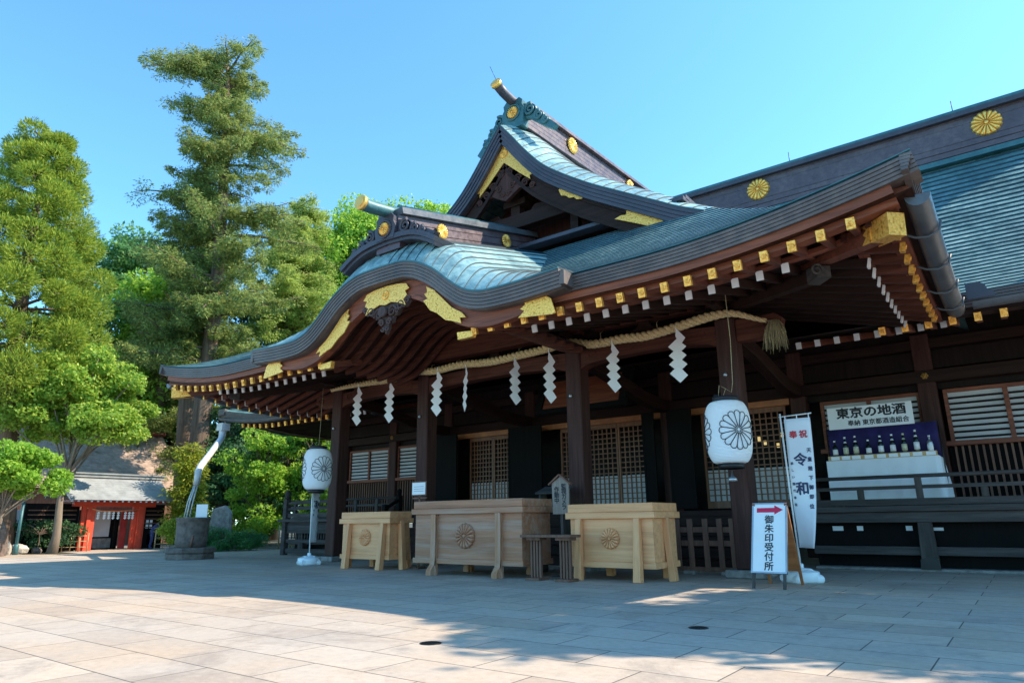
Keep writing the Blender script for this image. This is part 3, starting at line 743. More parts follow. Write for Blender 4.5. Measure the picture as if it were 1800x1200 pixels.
# ---- main hall roof
mb = MB(); HU = 10.35; nM = 34
def main_z(u, y): 
    a = y-YM; b2 = WM-abs(u); d = max(0, min(a, b2)) if abs(u) > HU else a
    return main_f(d)+upt(max(a, b2) if abs(u) > HU else b2)*max(0, 1-d/2.6)**1.5
rows = []
for k in range(nM+1):
    d = 8.0*k/nM; y = YM+d; ue = WM-min(d, WM-HU)
    rows.append([(u, y, main_f(d)+upt(WM-abs(u))*max(0, 1-d/2.6)**1.5) for u in frange(-ue, ue, 64)])
def mkeep(p, q):   # nothing inside the wing's own roof space
    return not (abs((p[0]+q[0])/2) < 7.9 and (p[1]+q[1])/2 < 13.4)
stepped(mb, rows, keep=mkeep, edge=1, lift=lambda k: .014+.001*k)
for sg in (-1, 1):
    rows = []
    for k in range(13):
        d = (WM-HU)*k/12; u = sg*(WM-d); rows.append([(u, y, main_f(d)+upt(y-YM)*max(0, 1-d/2.6)**1.5) for y in frange(YM+d, 28.3-d, 30)])
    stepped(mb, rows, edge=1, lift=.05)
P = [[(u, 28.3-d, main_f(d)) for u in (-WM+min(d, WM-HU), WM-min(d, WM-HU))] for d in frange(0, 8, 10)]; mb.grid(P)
main_roof = H(mb, 'main_roof', ['patina', 'patina_shaded'], label='broad teal copper roof of the rear hall')
eM = [(u, main_f(0)+upt(WM-abs(u))) for u in frange(-WM, WM, 90)]
for pts in ([p for p in eM if p[0] <= -7.9], [p for p in eM if p[0] >= 7.9]):
    mb = MB()
    for i in range(5): mb.band(pts, i*.045, .045*(i+1)-.006, YM+.012*i, YM+.4, 0, 'x')
    H(mb, 'roof_edge', ['fascia_grey'], main_roof)
for sg in (-1, 1):
    mb = MB()
    for i in range(5):
        a, b2 = sorted((sg*(WM-.012*i), sg*(WM-.4))); mb.band([(y, main_f(0)+upt(y-YM)) for y in frange(YM, 28.3, 30)], i*.045, .045*(i+1)-.006, a, b2, 0, 'y')
    H(mb, 'roof_edge', ['fascia_grey'], main_roof)
mb = MB()
for pts in ([p for p in eM if -WM+.3 <= p[0] <= -7.8], [p for p in eM if 7.8 <= p[0] <= WM-.3]):
    mb.band(pts, .215, .32, YM+.10, YM+.30, 0, 'x')
P = [[(u, y, 4.0+.2*(y-YM)+upt(WM-abs(u))*max(0, 1-(y-YM)*.28)) for u in frange(-WM+.1, WM-.1, 40)] for y in (YM+.12, 13.4, 14.5, 15.6)]
mb.grid(P)
for sg in (-1, 1):
    P = [[(sg*(WM-d), y, 4.0+.2*d+upt(y-YM)*max(0, 1-d*.28)) for y in frange(YM+d, 28.2-d, 20)] for d in (.12, 1.2, 2.4, 3.2)]; mb.grid(P)
H(mb, 'soffit', ['wood_dark_x'], main_roof)
for sg in (-1, 1):     # end gables of the main roof
    mb = MB(); pts = [(YM+d, main_f(d)) for d in frange(WM-HU, 8, 14)]; poly = pts+[(2*YRIDGE-y, z) for y, z in reversed(pts[:-1])]
    mb.prism(poly, (sg*(HU-.35), 0, 0), (0,1,0), (0,0,1), .05, ez=(1,0,0)); H(mb, 'end_gable', ['wood_dark_z'], main_roof)
    mb = MB(); a, b2 = sorted((sg*(HU-.05), sg*(HU+.18))); mb.band([(YM+d, main_f(d)+.03) for d in frange(WM-HU-.2, 8, 14)], 0, .35, a, b2, 0, 'y'); mb.band([(2*YRIDGE-YM-d, main_f(d)+.03) for d in reversed(frange(WM-HU-.2, 8, 14))], 0, .35, a, b2, 0, 'y')
    H(mb, 'end_barge_board', ['copper_dark'], main_roof)
# main ridge
mb = MB()
for i in range(7): mb.box(-10.7, YRIDGE-.34+.012*i, 9.98+i*.172, 10.7, YRIDGE+.34-.012*i, 9.98+i*.172+.140, 1 if i == 0 else 0)
for i in range(7): mb.box(-10.7, YRIDGE-.29, 9.98+i*.172+.140, 10.7, YRIDGE+.29, 9.98+(i+1)*.172, 0)
rid = H(mb, 'ridge', ['copper_brown', 'copper_teal'], main_roof)
mb = MB(); mb.box(-10.9, YRIDGE-.42, 11.19, 10.9, YRIDGE+.42, 11.32, 0); mb.box(-10.9, YRIDGE-.38, 11.323, 10.9, YRIDGE+.38, 11.42, 1); mb.tube([(-11,YRIDGE,11.42),(11,YRIDGE,11.42)], .16, 10, 1); H(mb, 'ridge_cap', ['copper_dark', 'copper_teal'], rid)
for u in (-9.44, -3.52, 3.52, 9.44):
    k = MB(); kiku(k, (u, YRIDGE-.30, 10.82), .355, .09); H(k, 'crest', ['gold'], rid)
for u in (-4.4, 4.47, 8.78):
    mb = MB(); mb.tube([(u, YRIDGE, 11.5), (u, YRIDGE, 11.92)], .012, 5); mb.lathe([(.05,0),(.03,.05),(.012,.06)], (u, YRIDGE, 11.55), 8); H(mb, 'lightning_rod', ['dark_metal'], rid)
# main eave rafters
for sg in (-1, 1):
    for k in range(14):
        u = 7.25+.333*k
        if u > 12.2: continue
        zz = 3.885+upt(WM-u)*.9
        rafter((sg*u, YM+.08, zz), (sg*u, YM+1.2, zz+.22), .085, .12, 'gilt', far=sg < 0 or u > 8.9)
    for k in range(8):
        u = 5.75+.333*k; zz = 4.02+upt(WM-u)*.8
        rafter((sg*u, YM+.78, zz), (sg*u, 15.2, zz+.5), .08, .115, 'cap_white', .02, 'wood_dark_y', far=True)
tag(H(REST, 'distant_rafters', ['wood_red_y', 'gilt', 'cap_white']), kind='stuff')
# gutters with their brackets, and the down pipe into the water jar
mb = MB()
def gutter(pts, r, ax):
    rows = []
    for i in range(9):
        a = math.pi+math.pi*i/8; rows.append([(p[0]+(r*math.cos(a) if ax == 'y' else 0), p[1]+(r*math.cos(a) if ax == 'x' else 0), p[2]+r*math.sin(a)) for p in pts])
    rows2 = [[(p[0]+(.9*r*math.cos(math.pi+math.pi*i/8) if ax == 'y' else 0), p[1]+(.9*r*math.cos(math.pi+math.pi*i/8) if ax == 'x' else 0), p[2]+.9*r*math.sin(math.pi+math.pi*i/8)) for p in pts] for i in reversed(range(9))]
    P = rows+rows2; P.append(P[0]); mb.grid(P, 0, True)
    for e in (0, -1):
        q = [P[i][e] for i in range(9)]; mb.add(q, [tuple(range(9))], 0)
sidep = [(W8-.03, y, 4.02+upt(y-YE)*1.0) for y in frange(8.25, 12.25, 14)]
gutter(sidep, .13, 'y'); gut = H(mb, 'gutter', ['gutter_metal'])
for y in (8.9, 9.8, 10.7, 11.6):
    z = 4.0+upt(y-YE); b_ = MB(); b_.tube([(W8-.55, y, z+.06), (W8-.25, y, z-.06), (W8-.16, y, z-.12), (W8-.03, y, z-.145), (W8+.09, y, z-.09), (W8+.12, y, z+.02)], .016, 6); H(b_, 'gutter_bracket', ['gutter_metal'], gut)
mb = MB(); gutter([(-W8+.03, y, 4.02+upt(y-YE)*1.0) for y in frange(8.25, 12.25, 14)], .13, 'y'); H(mb, 'gutter', ['gutter_metal'])
for sg in (-1, 1):
    mb = MB(); gutter([(sg*u, YM-.12, 4.06+upt(WM-u)*.9) for u in frange(8.55, 12.6, 10)], .10, 'x'); H(mb, 'gutter', ['gutter_metal'])
mb = MB(); mb.prism([(0,0),(.36,0),(.34,.08),(.27,.12),(.25,.20),(.16,.26),(.05,.24),(0,.27)], (8.5, YM-.26, 4.08), t=.03); H(mb, 'valley_ornament', ['copper_dark'])
mb = MB(); mb.tube([(-12.33, 12.14, 4.06), (-12.31, 12.12, 3.78), (-12.25, 12.06, 3.62), (-11.2, 11.18, 3.05), (-10.22, 10.35, 2.52), (-10.06, 10.21, 2.38), (-10.03, 10.19, 2.2), (-10.04, 10.18, 1.98)], [.13,.115,.10,.095,.095,.095,.09,.085], 12)
mb.box(-12.50, 12.0, 3.90, -12.16, 12.28, 4.14)
dp = H(mb, 'down_pipe', ['pipe_pale'], label='pale metal down pipe leading to the water jar')
for a, b2 in ((-.07,-.05),(.06,-.06),(-.02,.07)):
    mb = MB(); mb.tube([(-10.04+a*.6, 10.19+b2*.6, 2.02), (-10.08+a, 10.10+b2, 1.5), (-10.1+a*1.2, 10.05+b2, .98)], .02, 6); H(mb, 'drip_rod', ['pipe_pale'], dp)

# ---- porch pillars, beams, brackets
PU = (-5.08, -2.03, 2.03, 5.08)
for u in PU:
    mb = MB(); mb.box(u-.17, 11.0, .12, u+.17, 11.34, 4.2); p = H(mb, 'pillar', ['wood_dark_z'], bevel=.02)
    mb = MB(); mb.box(u-.31, 10.86, 0.004, u+.31, 11.48, .12); H(mb, 'pillar_base', ['stone'], p, bevel=.015)
    mb = MB(); mb.box(u-.21, 10.97, 4.2, u+.21, 11.37, 4.29); mb.box(u-.25, 10.93, 4.29, u+.25, 11.41, 4.42); H(mb, 'bearing_block', ['wood_black'], p, bevel=.02)
    mb = MB(); mb.lathe([(.035,0),(.035,.015),(.012,.03)], (u-.05, 10.985, 3.22), 12, frame=(Vector((1,0,0)), Vector((0,0,1)), Vector((0,-1,0)))); H(mb, 'pillar_stud', ['steel'], p)
spans = list(zip(PU, PU[1:]))
for a, b2 in spans:
    n = 18; top = []; bot = []
    for i in range(n+1):
        f = i/n; u = a+.16+(b2-a-.32)*f; ar = math.sin(math.pi*f)**.5
        top.append((u, 4.10+.06*math.sin(math.pi*f))); bot.append((u, 3.74+.14*ar))
    mb = MB(); mb.prism(bot+top[::-1], (0, 11.30, 0), t=-.26, ez=(0,1,0))
    for s2, uu in ((1, a+.42), (-1, b2-.42)): spiral(mb, (uu, 11.035, 3.98), .10, 1.1, .012, (s2,0,0))
    bmx = H(mb, 'rainbow_beam', ['wood_beam_x'], bevel=.02)
for sg in (-1, 1):
    nose = [(5.25,3.78),(5.55,3.76),(5.80,3.82),(5.98,3.94),(6.02,4.06),(5.90,4.16),(5.6,4.14),(5.25,4.16)]
    mb = MB(); mb.prism(nose if sg > 0 else mir(nose), (0, 11.28, 0), t=-.22, ez=(0,1,0)); spiral(mb, (sg*5.78, 11.05, 3.98), .10, 1.3, .016, (sg,0,0)); H(mb, 'beam_nose', ['wood_beam_x'], bevel=.02)
mb = MB(); mb.box(-5.9, 11.06, 4.46, 5.9, 11.28, 4.72); H(mb, 'upper_beam', ['wood_beam_x'], bevel=.015)
mb = MB(); mb.box(-2.3, 10.80, 4.40, 2.3, 11.04, 4.83); mb.box(-2.1, 10.82, 4.86, 2.1, 11.02, 4.95)
for s2 in (-1, 1): spiral(mb, (s2*1.6, 10.79, 4.62), .12, 1.3, .014, (s2,0,0))
H(mb, 'arch_beam', ['wood_beam_x'], bevel=.02, label='reddish cross beam inside the curved gable')
for u in list(PU)+[-3.55, 0, 3.55]:
    mb = MB()
    if u in PU:
        for du in (-.42, -.14, .14, .42): mb.box(u+du-.09, 10.9, 4.44, u+du+.09, 11.08, 4.56)
        mb.prism([(u-.55,4.44),(u-.40,4.36),(u+.40,4.36),(u+.55,4.44)], (0, 11.24, 0), t=-.16, ez=(0,1,0))
        mb.box(u-.08, 10.45, 4.30, u+.08, 11.1, 4.42); mb.box(u-.12, 10.40, 4.42, u+.12, 10.62, 4.54)
    else: mb.prism([(u-.42,4.14),(u-.30,4.30),(u-.14,4.36),(u-.10,4.46),(u+.10,4.46),(u+.14,4.36),(u+.30,4.30),(u+.42,4.14)], (0, 11.22, 0), t=-.12, ez=(0,1,0))
    H(mb, 'bracket', ['wood_dark_x'], bevel=.01)
# curved tie beams back to the hall
for u in PU:
    mb = MB(); P_ = [(11.3, 3.9), (12.2, 3.80), (13.2, 3.62), (14.2, 3.45), (15.4, 3.42)]
    pts = smooth_curve(P_, 4); poly = [(y, z-.02) for y, z in pts]+[(y, z+.26) for y, z in reversed(pts)]
    mb.prism(poly, (u-.11, 0, 0), (0,1,0), (0,0,1), .22, ez=(1,0,0)); H(mb, 'tie_beam', ['wood_dark_y'], bevel=.015)
mb = MB(); mb.box(-7.0, 11.5, 4.72, 7.0, 15.4, 4.76); H(mb, 'porch_ceiling', ['wood_wall'])

# ---- hall front: deck, steps, wall
YW = 15.4
wall_u = (-9.9, -7.5, -5.08, -2.03, 2.03, 5.08, 7.5, 9.9)
for u in wall_u:
    mb = MB(); mb.box(u-.16, YW-.16, .1, u+.16, YW+.16, 4.4); p = H(mb, 'pillar', ['wood_dark_z'], bevel=.015)
    mb = MB(); fr = (Vector((1,0,0)), Vector((0,0,1)), Vector((0,-1,0))); k = MB()
    for j in range(6):
        a = 2*math.pi*j/6; mb.lathe([(.026,0),(.022,.02),(.0,.028)], (u+.042*math.cos(a), YW-.19, 3.55+.042*math.sin(a)), 8, frame=fr)
    mb.lathe([(.028,0),(.024,.035),(0,.04)], (u, YW-.19, 3.55), 8, frame=fr); H(mb, 'nail_cover', ['gold_dull'], p)
mb = MB(); mb.box(-9.9, YW-.19, 3.42, 9.9, YW-.03, 3.66); mb.box(-9.9, YW-.15, 4.1, 9.9, YW+.0, 4.3); H(mb, 'lintel_beam', ['wood_dark_x'], bevel=.01)
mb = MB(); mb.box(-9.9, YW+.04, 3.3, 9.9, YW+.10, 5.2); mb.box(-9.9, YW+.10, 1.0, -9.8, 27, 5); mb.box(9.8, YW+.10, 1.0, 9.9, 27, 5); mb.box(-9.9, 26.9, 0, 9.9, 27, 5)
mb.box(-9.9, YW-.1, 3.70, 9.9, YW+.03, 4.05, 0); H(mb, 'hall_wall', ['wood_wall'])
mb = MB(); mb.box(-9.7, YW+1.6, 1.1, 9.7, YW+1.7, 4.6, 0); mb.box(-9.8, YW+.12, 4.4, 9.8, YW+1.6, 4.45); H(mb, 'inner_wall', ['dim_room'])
# windows with louvred paper screens
def window(u0, u1, z0=2.27, z1=3.27):
    f = MB(); t_ = .07
    f.box(u0, YW-.06, z0, u0+t_, YW+.05, z1); f.box(u1-t_, YW-.06, z0, u1, YW+.05, z1); f.box(u0+t_, YW-.06, z1-t_, u1-t_, YW+.05, z1); f.box(u0-.08, YW-.14, z0-.09, u1+.08, YW+.05, z0)
    um = (u0+u1)/2; f.box(um-.04, YW-.055, z0, um+.04, YW+.045, z1-t_)
    w = H(f, 'window', ['wood_red_x'], bevel=.004)
    for a, b2 in ((u0+t_, um-.04), (um+.04, u1-t_)):
        p = MB(); p.box(a, YW+.0, z0, b2, YW+.012, z1-t_); H(p, 'paper_screen', ['screen_paper'], w)
        l = MB()
        for k in range(8):
            z = z0+.06+k*(z1-t_-z0-.06)/8; l.beam((a, YW-.02, z), (b2, YW-.02, z), .05, .022, 0, (0,.35,1))
        H(l, 'louvre', ['wood_dark_x'], w)
    s = MB(); s.box(u0-.05, YW+.02, 1.1, u1+.05, YW+.04, 2.18, 0)
    kk = int((u1-u0)/.105)
    for k in range(kk): u = u0+(u1-u0)*(k+.5)/kk; s.box(u-.018, YW-.05, 1.22, u+.018, YW-.01, 2.18, 1)
    s.box(u0-.05, YW-.07, 1.12, u1+.05, YW-.005, 1.24, 1)
    H(s, 'slat_panel', ['wood_black', 'wood_fence'], w)
for u0, u1 in ((5.5, 7.36), (7.74, 9.7), (-7.36, -5.4), (-9.7, -7.74)): window(u0, u1)
# latticed doors and black folding shutters
def lattice(u0, u1, n_, z0=1.12, z1=3.30, m='lattice_wood', y=YW-.02):
    f = MB(); t_ = .05
    f.box(u0, y-.03, z0, u0+t_, y+.03, z1); f.box(u1-t_, y-.03, z0, u1, y+.03, z1); f.box(u0+t_, y-.03, z1-.13, u1-t_, y+.03, z1); f.box(u0+t_, y-.03, z0, u1-t_, y+.03, z0+.16)
    d = H(f, 'lattice_door', [m], bevel=.004)
    g = MB()
    for k in range(1, n_): u = u0+t_+(u1-u0-2*t_)*k/n_; g.box(u-.013, y-.014, z0+.16, u+.013, y+.014, z1-.13)
    nz = 15
    for k in range(1, nz): z = z0+.16+(z1-.29-z0)*k/nz; g.box(u0+t_, y-.010, z-.012, u1-t_, y+.018, z+.012)
    H(g, 'lattice', [m], d)
    b_ = MB(); b_.box(u0+t_, y+.022, z0+.16, u1-t_, y+.026, z0+.85); H(b_, 'lower_pane', ['screen_paper'], d)
    return d
for a, b2, n_ in ((-4.30,-3.42,7),(-3.41,-2.55,7),(-1.10,-.28,6),(-.27,.62,6),(.63,1.50,6),(2.85,3.75,6),(3.76,4.78,7)): lattice(a, b2, n_)
for a, b2 in ((-5.30,-4.40),(-2.50,-1.40),(1.55,1.86),(2.20,2.80)):
    mb = MB(); mb.box(a, 14.86, 1.12, b2, 14.92, 3.38); mb.box(a+.03, 14.85, 1.2, a+.06, 14.86, 3.3); H(mb, 'shutter', ['wood_black'], bevel=.006)
mb = MB(); mb.box(-4.9, YW-.14, 3.28, 4.9, YW+.0, 3.42); H(mb, 'door_head', ['lamplit_wood'], bevel=.005)  # head above the doors, tinted as if lit from inside
# plaque hanging under the beam
mb = MB(); P0 = Matrix.Translation((.9, 13.25, 3.75)) @ Matrix.Rotation(R(-22), 4, 'X')
def tr(mb_, M): mb_.v = [tuple(M @ Vector(p)) for p in mb_.v]; return mb_
a = MB(); a.box(-1.02, -.03, -.40, 1.02, .03, .40); b_ = MB()
b_.prism([(-1.25,.50),(-1.0,.38),(1.0,.38),(1.25,.50)], (0,.05,0), t=-.14, ez=(0,1,0)); b_.prism([(-1.02,-.38),(-1.18,-.50),(1.18,-.50),(1.02,-.38)], (0,.05,0), t=-.14, ez=(0,1,0))
b_.prism([(-1.25,.5),(-1.18,-.5),(-1.02,-.38),(-1.02,.38)], (0,.05,0), t=-.14, ez=(0,1,0)); b_.prism([(1.02,.38),(1.02,-.38),(1.18,-.5),(1.25,.5)], (0,.05,0), t=-.14, ez=(0,1,0))
pq = H(tr(a, P0), 'name_plaque', ['wood_red_x']); H(tr(b_, P0), 'plaque_frame', ['wood_black'], pq, bevel=.01)
# deck
def deck(u0, u1, side):
    mb = MB(); mb.box(u0, 13.55, .98, u1, 15.3, 1.08, 0); mb.box(u0, 13.62, .80, u1, 13.80, .975, 0)
    d = H(mb, 'deck', ['wood_grey'], bevel=.008)
    mb = MB(); mb.box(u0, 13.9, .0, u1, 13.95, .80, 0); H(mb, 'deck_skirt', ['wood_black'], d)
    mb = MB(); mb.box(u0, 13.66, .26, u1, 13.74, .40, 0); H(mb, 'brace', ['wood_grey'], d, bevel=.006)
    mb = MB(); mb.box(u0, 13.60, .0, u1, 14.0, .05, 0); H(mb, 'kerb_stone', ['stone'], d, bevel=.01)
    r_ = MB(); r_.tube([(u0, 13.66, 1.575), (u1, 13.66, 1.575)], .034, 10); r_.box(u0, 13.63, 1.36, u1, 13.69, 1.42); r_.box(u0, 13.60, 1.09, u1, 13.72, 1.20)
    rl = H(r_, 'railing', ['wood_grey'], d)
    return d, rl
d, rl = deck(5.45, 10.45, 1)
for u in (7.27, 9.75):
    mb = MB(); mb.prism([(u-.13,.05),(u+.13,.05),(u+.10,.80),(u-.10,.80)] , (0,13.78,0), t=-.20, ez=(0,1,0)); l = H(mb, 'deck_leg', ['wood_grey_z'], d, bevel=.01)
    mb = MB(); mb.prism([(u-.145,.04),(u+.145,.04),(u+.135,.20),(u,.25),(u-.135,.20)], (0,13.79,0), t=-.225, ez=(0,1,0)); H(mb, 'leg_shoe', ['dark_metal'], l)
for u in (5.60, 6.35, 7.27, 8.2, 9.1, 10.2):
    mb = MB(); mb.box(u-.05, 13.61, 1.2, u+.05, 13.71, 1.36 if u not in (7.27, 10.2) else 1.555); H(mb, 'rail_post', ['wood_grey_z'], rl, bevel=.005)
for u in (5.85, 6.22, 7.0, 7.42): mb = MB(); mb.box(u-.09 if u in (5.85, 7.42) else u-.05, 13.885, .66, u+.09 if u in (5.85, 7.42) else u+.05, 13.90, .74 if u != 7.42 else .71); H(mb, 'vent_plate', ['cloth_white'], d)
d, rl = deck(-10.45, -5.4, -1)
for u in (-9.75, -7.27):
    mb = MB(); mb.prism([(u-.13,.05),(u+.13,.05),(u+.10,.80),(u-.10,.80)], (0,13.78,0), t=-.20, ez=(0,1,0)); H(mb, 'deck_leg', ['wood_grey_z'], d, bevel=.01)
for u in (-10.2, -9.1, -8.2, -7.27, -6.35):
    mb = MB(); mb.box(u-.05, 13.61, 1.2, u+.05, 13.71, 1.555); H(mb, 'rail_post', ['wood_grey_z'], rl, bevel=.005)
# knob-topped end post and sloping stair rail by the steps
mb = MB(); mb.box(-5.52, 13.58, 1.08, -5.38, 13.72, 1.62); mb.lathe([(.06,0),(.075,.03),(.05,.06),(.075,.10),(.06,.16),(0,.21)], (-5.45, 13.65, 1.62), 14); H(mb, 'end_post', ['wood_black'], bevel=.005)
mb = MB(); mb.beam((-5.42, 13.6, 1.50), (-4.75, 12.5, 1.25), .07, .07); mb.beam((-5.42, 13.6, 1.2), (-4.75, 12.5, .9), .06, .08); mb.box(-4.80, 12.42, 0, -4.68, 12.54, 1.35); H(mb, 'stair_rail', ['wood_black'])
# end of the left deck seen past the porch pillar
mb = MB()
mb.box(-9.28, 12.55, .0, -9.12, 12.71, 1.62); mb.lathe([(.07,0),(.09,.04),(.06,.08),(.09,.13),(.07,.20),(0,.27)], (-9.2, 12.63, 1.62), 14)
for z, h in ((1.48,.06),(1.31,.06),(1.13,.12)): mb.box(-9.1, 12.60, z-h/2, -7.0, 12.66, z+h/2)
mb.box(-9.45, 12.5, .94, -7.0, 13.5, 1.02); mb.box(-9.1, 12.62, .62, -7.0, 12.70, .92)
for z, h in ((.40,.10),(.12,.14)): mb.box(-9.1, 12.60, z-h/2, -7.0, 12.68, z+h/2)
for k in range(16): mb.box(-9.0+k*.125, 12.70, .46, -8.965+k*.125, 12.73, .62)
H(mb, 'side_deck', ['wood_grey'], bevel=.005)
# floor and steps in the middle
mb = MB(); mb.box(-5.3, 13.6, .95, 5.4, 15.3, 1.06)
H(mb, 'porch_floor', ['wood_dark_x'])
for k in range(5):
    mb = MB(); z = .19*(k+1); y = 12.3+.26*k; mb.box(-4.6, y, z-.19, 4.6, 13.6, z-.002); H(mb, 'step', ['wood_dark_x'], bevel=.01)

for k in range(9):  # gold ornaments behind the lattice, made to glow to show in the dark
    u = 2.95+.2*k+.05*math.sin(k*3); z = 1.9+.95*abs(math.sin(k*1.7)); mb = MB(); mb.box(u-.03, 15.9, z-.05, u+.03, 15.92, z+.05); H(mb, 'glow_ornament', ['ornament_glow'])
# ================================================================== GROUND
mb = MB(); mb.box(-400, -300, -.5, 300, 400, -.02); g = mb.build('ground', ['soil']); tag(g, 'bare shaded earth beyond the paved court', kind='structure')
mb = MB(); mb.prism([(60,-60),(60,40),(-21.5,40),(-21.5,15.6),(-24.5,14.4),(-27.0,14.6),(-27.6,16.5),(-40,16.5),(-40,10.9),(-26.4,10.4),(-26.0,9.6),(-27.2,9.0),(-40,8.4),(-60,8),(-60,-60)], (0,0,-.019), (1,0,0), (0,1,0), .019, ez=(0,0,1))
tag(mb.build('paving', ['paving']), 'pale stone slab paving of the shrine court', kind='structure')
for (x, y), l in (((-3.87, 4.084), 'round dark drain cover in the sunlit slabs'), ((-2.457, 5.893), 'round dark drain cover in the shaded slabs')):
    mb = MB(); mb.lathe([(.085,.0),(.085,.004),(.075,.006),(.07,.003),(0,.003)], (x, y, .0), 24)
    for k in range(-3, 4): mb.box(x-.055, y+k*.017-.003, .003, x+.055, y+k*.017+.003, .006)
    tag(mb.build('drain_cover', ['dark_metal']), l, 'drain cover', 'drain covers in the paving')

# ================================================================== OFFERTORY BOXES
def crest_part(R0, y, z, parent, mat, h=.045):
    k = MB(); kiku(k, (0, y-.012, z), R0, h); k.lathe([(R0*.93,0),(R0*.93,.014),(0,.014)], (0,y,z), 32, frame=(Vector((1,0,0)), Vector((0,0,1)), Vector((0,-1,0)))); return k.build('crest', [mat], parent)
def offertory(name, x0, x1, yf, dep, ztop, label, curved, mats, legs_x, zlo=.19, cr=.16, crz=.62):
    mx, mz, = mats; xc = (x0+x1)/2; hw = (x1-x0)/2
    r = empty(name, (xc, yf+dep/2, 0), 0, label, 'offertory box', 'offertory boxes before the hall')
    d2 = dep/2; tb = ztop-.13
    mb = MB(); mb.box(-hw+.06, -d2+.06, zlo+.09, hw-.06, d2-.06, tb-.10); mb.build('body', [mx], r, bevel=.004)
    mb = MB(); mb.box(-hw+.03, -d2+.03, zlo, hw-.03, d2-.03, zlo+.09); mb.build('base_rail', [mx], r, bevel=.006)
    mb = MB(); mb.box(-hw, -d2, tb-.10, hw, d2, tb-.002); 
    w = .05
    mb.box(-hw+.03, -d2+.03, tb, hw-.03, -d2+.03+w, ztop); mb.box(-hw+.03, d2-.03-w, tb, hw-.03, d2-.03, ztop)
    mb.box(-hw+.03, -d2+.03+w, tb, -hw+.03+w, d2-.03-w, ztop); mb.box(hw-.03-w, -d2+.03+w, tb, hw-.03, d2-.03-w, ztop)
    rim = mb.build('rim', [mx], r, bevel=.006)
    mb = MB(); n = int(2*hw/.11)
    for k in range(n): x = -hw+.1+(2*hw-.2)*(k+.5)/n; mb.beam((x, -d2+.08, ztop-.05), (x, d2-.08, ztop-.05), .045, .05)
    mb.build('grille', [mx], rim)
    for lx in legs_x:
        for s2 in (-1, 1):
            mb = MB(); y = s2*(d2-.03)
            if curved:
                sgn = 1; prof = [(0,tb-.10),(0,.55),(.02,.35),(.06,.18),(.15,.08),(.15,0),(-.04,0),(-.05,.30),(-.05,tb-.10)]
                # profile seen from the side of the box: foot sweeps outwards
                mb.prism([(s2*a, b2) for a, b2 in prof], (lx-.055, y, 0), (0,1,0), (0,0,1), .11, ez=(1,0,0))
                mb.prism([(-.055,tb-.10),(-.055,.16),(-.12,.07),(-.12,0),(.09,0),(.09,.07),(.055,.16),(.055,tb-.10)], (lx, y+.02*s2, 0), (1,0,0), (0,0,1), .03*s2, ez=(0,1,0))
                for z in (.26,.55,.84): mb.lathe([(.010,0),(.010,.004)], (lx, y+s2*.052, z), 8, frame=(Vector((1,0,0)), Vector((0,0,1)), Vector((0,s2,0))))
            else:
                mb.beam((lx, y+s2*.015, tb-.10), (lx, y+s2*.085, 0.0), .095, .09, 0, (0,1,0), .125, .115)
            mb.build('leg', [mz], r, bevel=.006)
    crest_part(cr, -d2+.058, crz, r, mx)
    return r
offertory('offertory_box', -9.17, -6.64, 9.10, .95, 1.26, 'large weathered middle offertory box on curved feet, carved with a chrysanthemum', True, ('wood_mid', 'wood_mid_z'), (-.70, .76), cr=.215, crz=.66)
bR = offertory('offertory_box', -6.08, -4.52, 9.50, .93, 1.145, 'pale wooden offertory box between the low stand and the picket fence', False, ('wood_pale', 'wood_pale_z'), (-.53, .49), cr=.16, crz=.62)
bL = offertory('offertory_box', -11.69, -10.16, 9.50, .66, 1.11, 'pale wooden offertory box beside the lantern-side porch pillar', False, ('wood_pale', 'wood_pale_z'), (-.46, .56), cr=.165, crz=.61)
for r in (bR, bL):
    d2 = .93/2 if r is bR else .33
    for s2 in (-1, 1):
        mb = MB(); mb.beam((s2*.74, 0, .93), (s2*.82, 0, 0), .09, .10, 0, (0,1,0), .11, .12); mb.build('leg', ['wood_pale_z'], r, bevel=.006)

# low slatted stand
r = empty('low_stand', (-6.15, 9.15, 0), 0, 'low narrow wooden stand on slatted legs between two offertory boxes', 'stand')
mb = MB(); mb.box(-.47, -.16, .645, .47, .16, .685); mb.build('top', ['wood_fence'], r, bevel=.004)
for x in (-.26, .29):
    mb = MB()
    for k in range(4): mb.box(x-.105+k*.055, -.025, .04, x-.07+k*.055, .025, .645)
    mb.box(x-.13, -.14, .0, x+.13, .14, .04); mb.box(x-.13, -.1, .60, x+.13, .1, .645); mb.build('leg', ['wood_fence'], r, bevel=.003)
# house-shaped notice on a post
r = empty('wooden_notice', (-6.23, 9.62, 0), 0, 'small house-shaped grey wooden notice on a post behind the low stand', 'notice')
mb = MB(); mb.prism([(-.155,1.0),(.155,1.0),(.165,1.50),(0,1.60),(-.165,1.50)], (0,-.012,0), t=.025, ez=(0,1,0)); bd = mb.build('board', ['wood_silver'], r)
mb = MB(); mb.beam((-.215,-.01,1.475), (0,-.01,1.635), .08, .022); mb.beam((.215,-.01,1.475), (0,-.01,1.635), .08, .022); mb.build('roof', ['wood_fence'], r)
mb = MB(); mb.box(-.025, .014, 0, .025, .05, 1.5); mb.box(-.16,-.1,0,.16,.12,.03); mb.build('post', ['wood_grey_z'], r)
text_obj('lettering', '監\n視\nカ\nメ\nラ', .10, 'ink', bd, (.07,-.016,1.27), spacing=.82, bold=.003); text_obj('lettering', '作\n動\n中', .10, 'ink', bd, (-.07,-.016,1.30), spacing=.9, bold=.003)
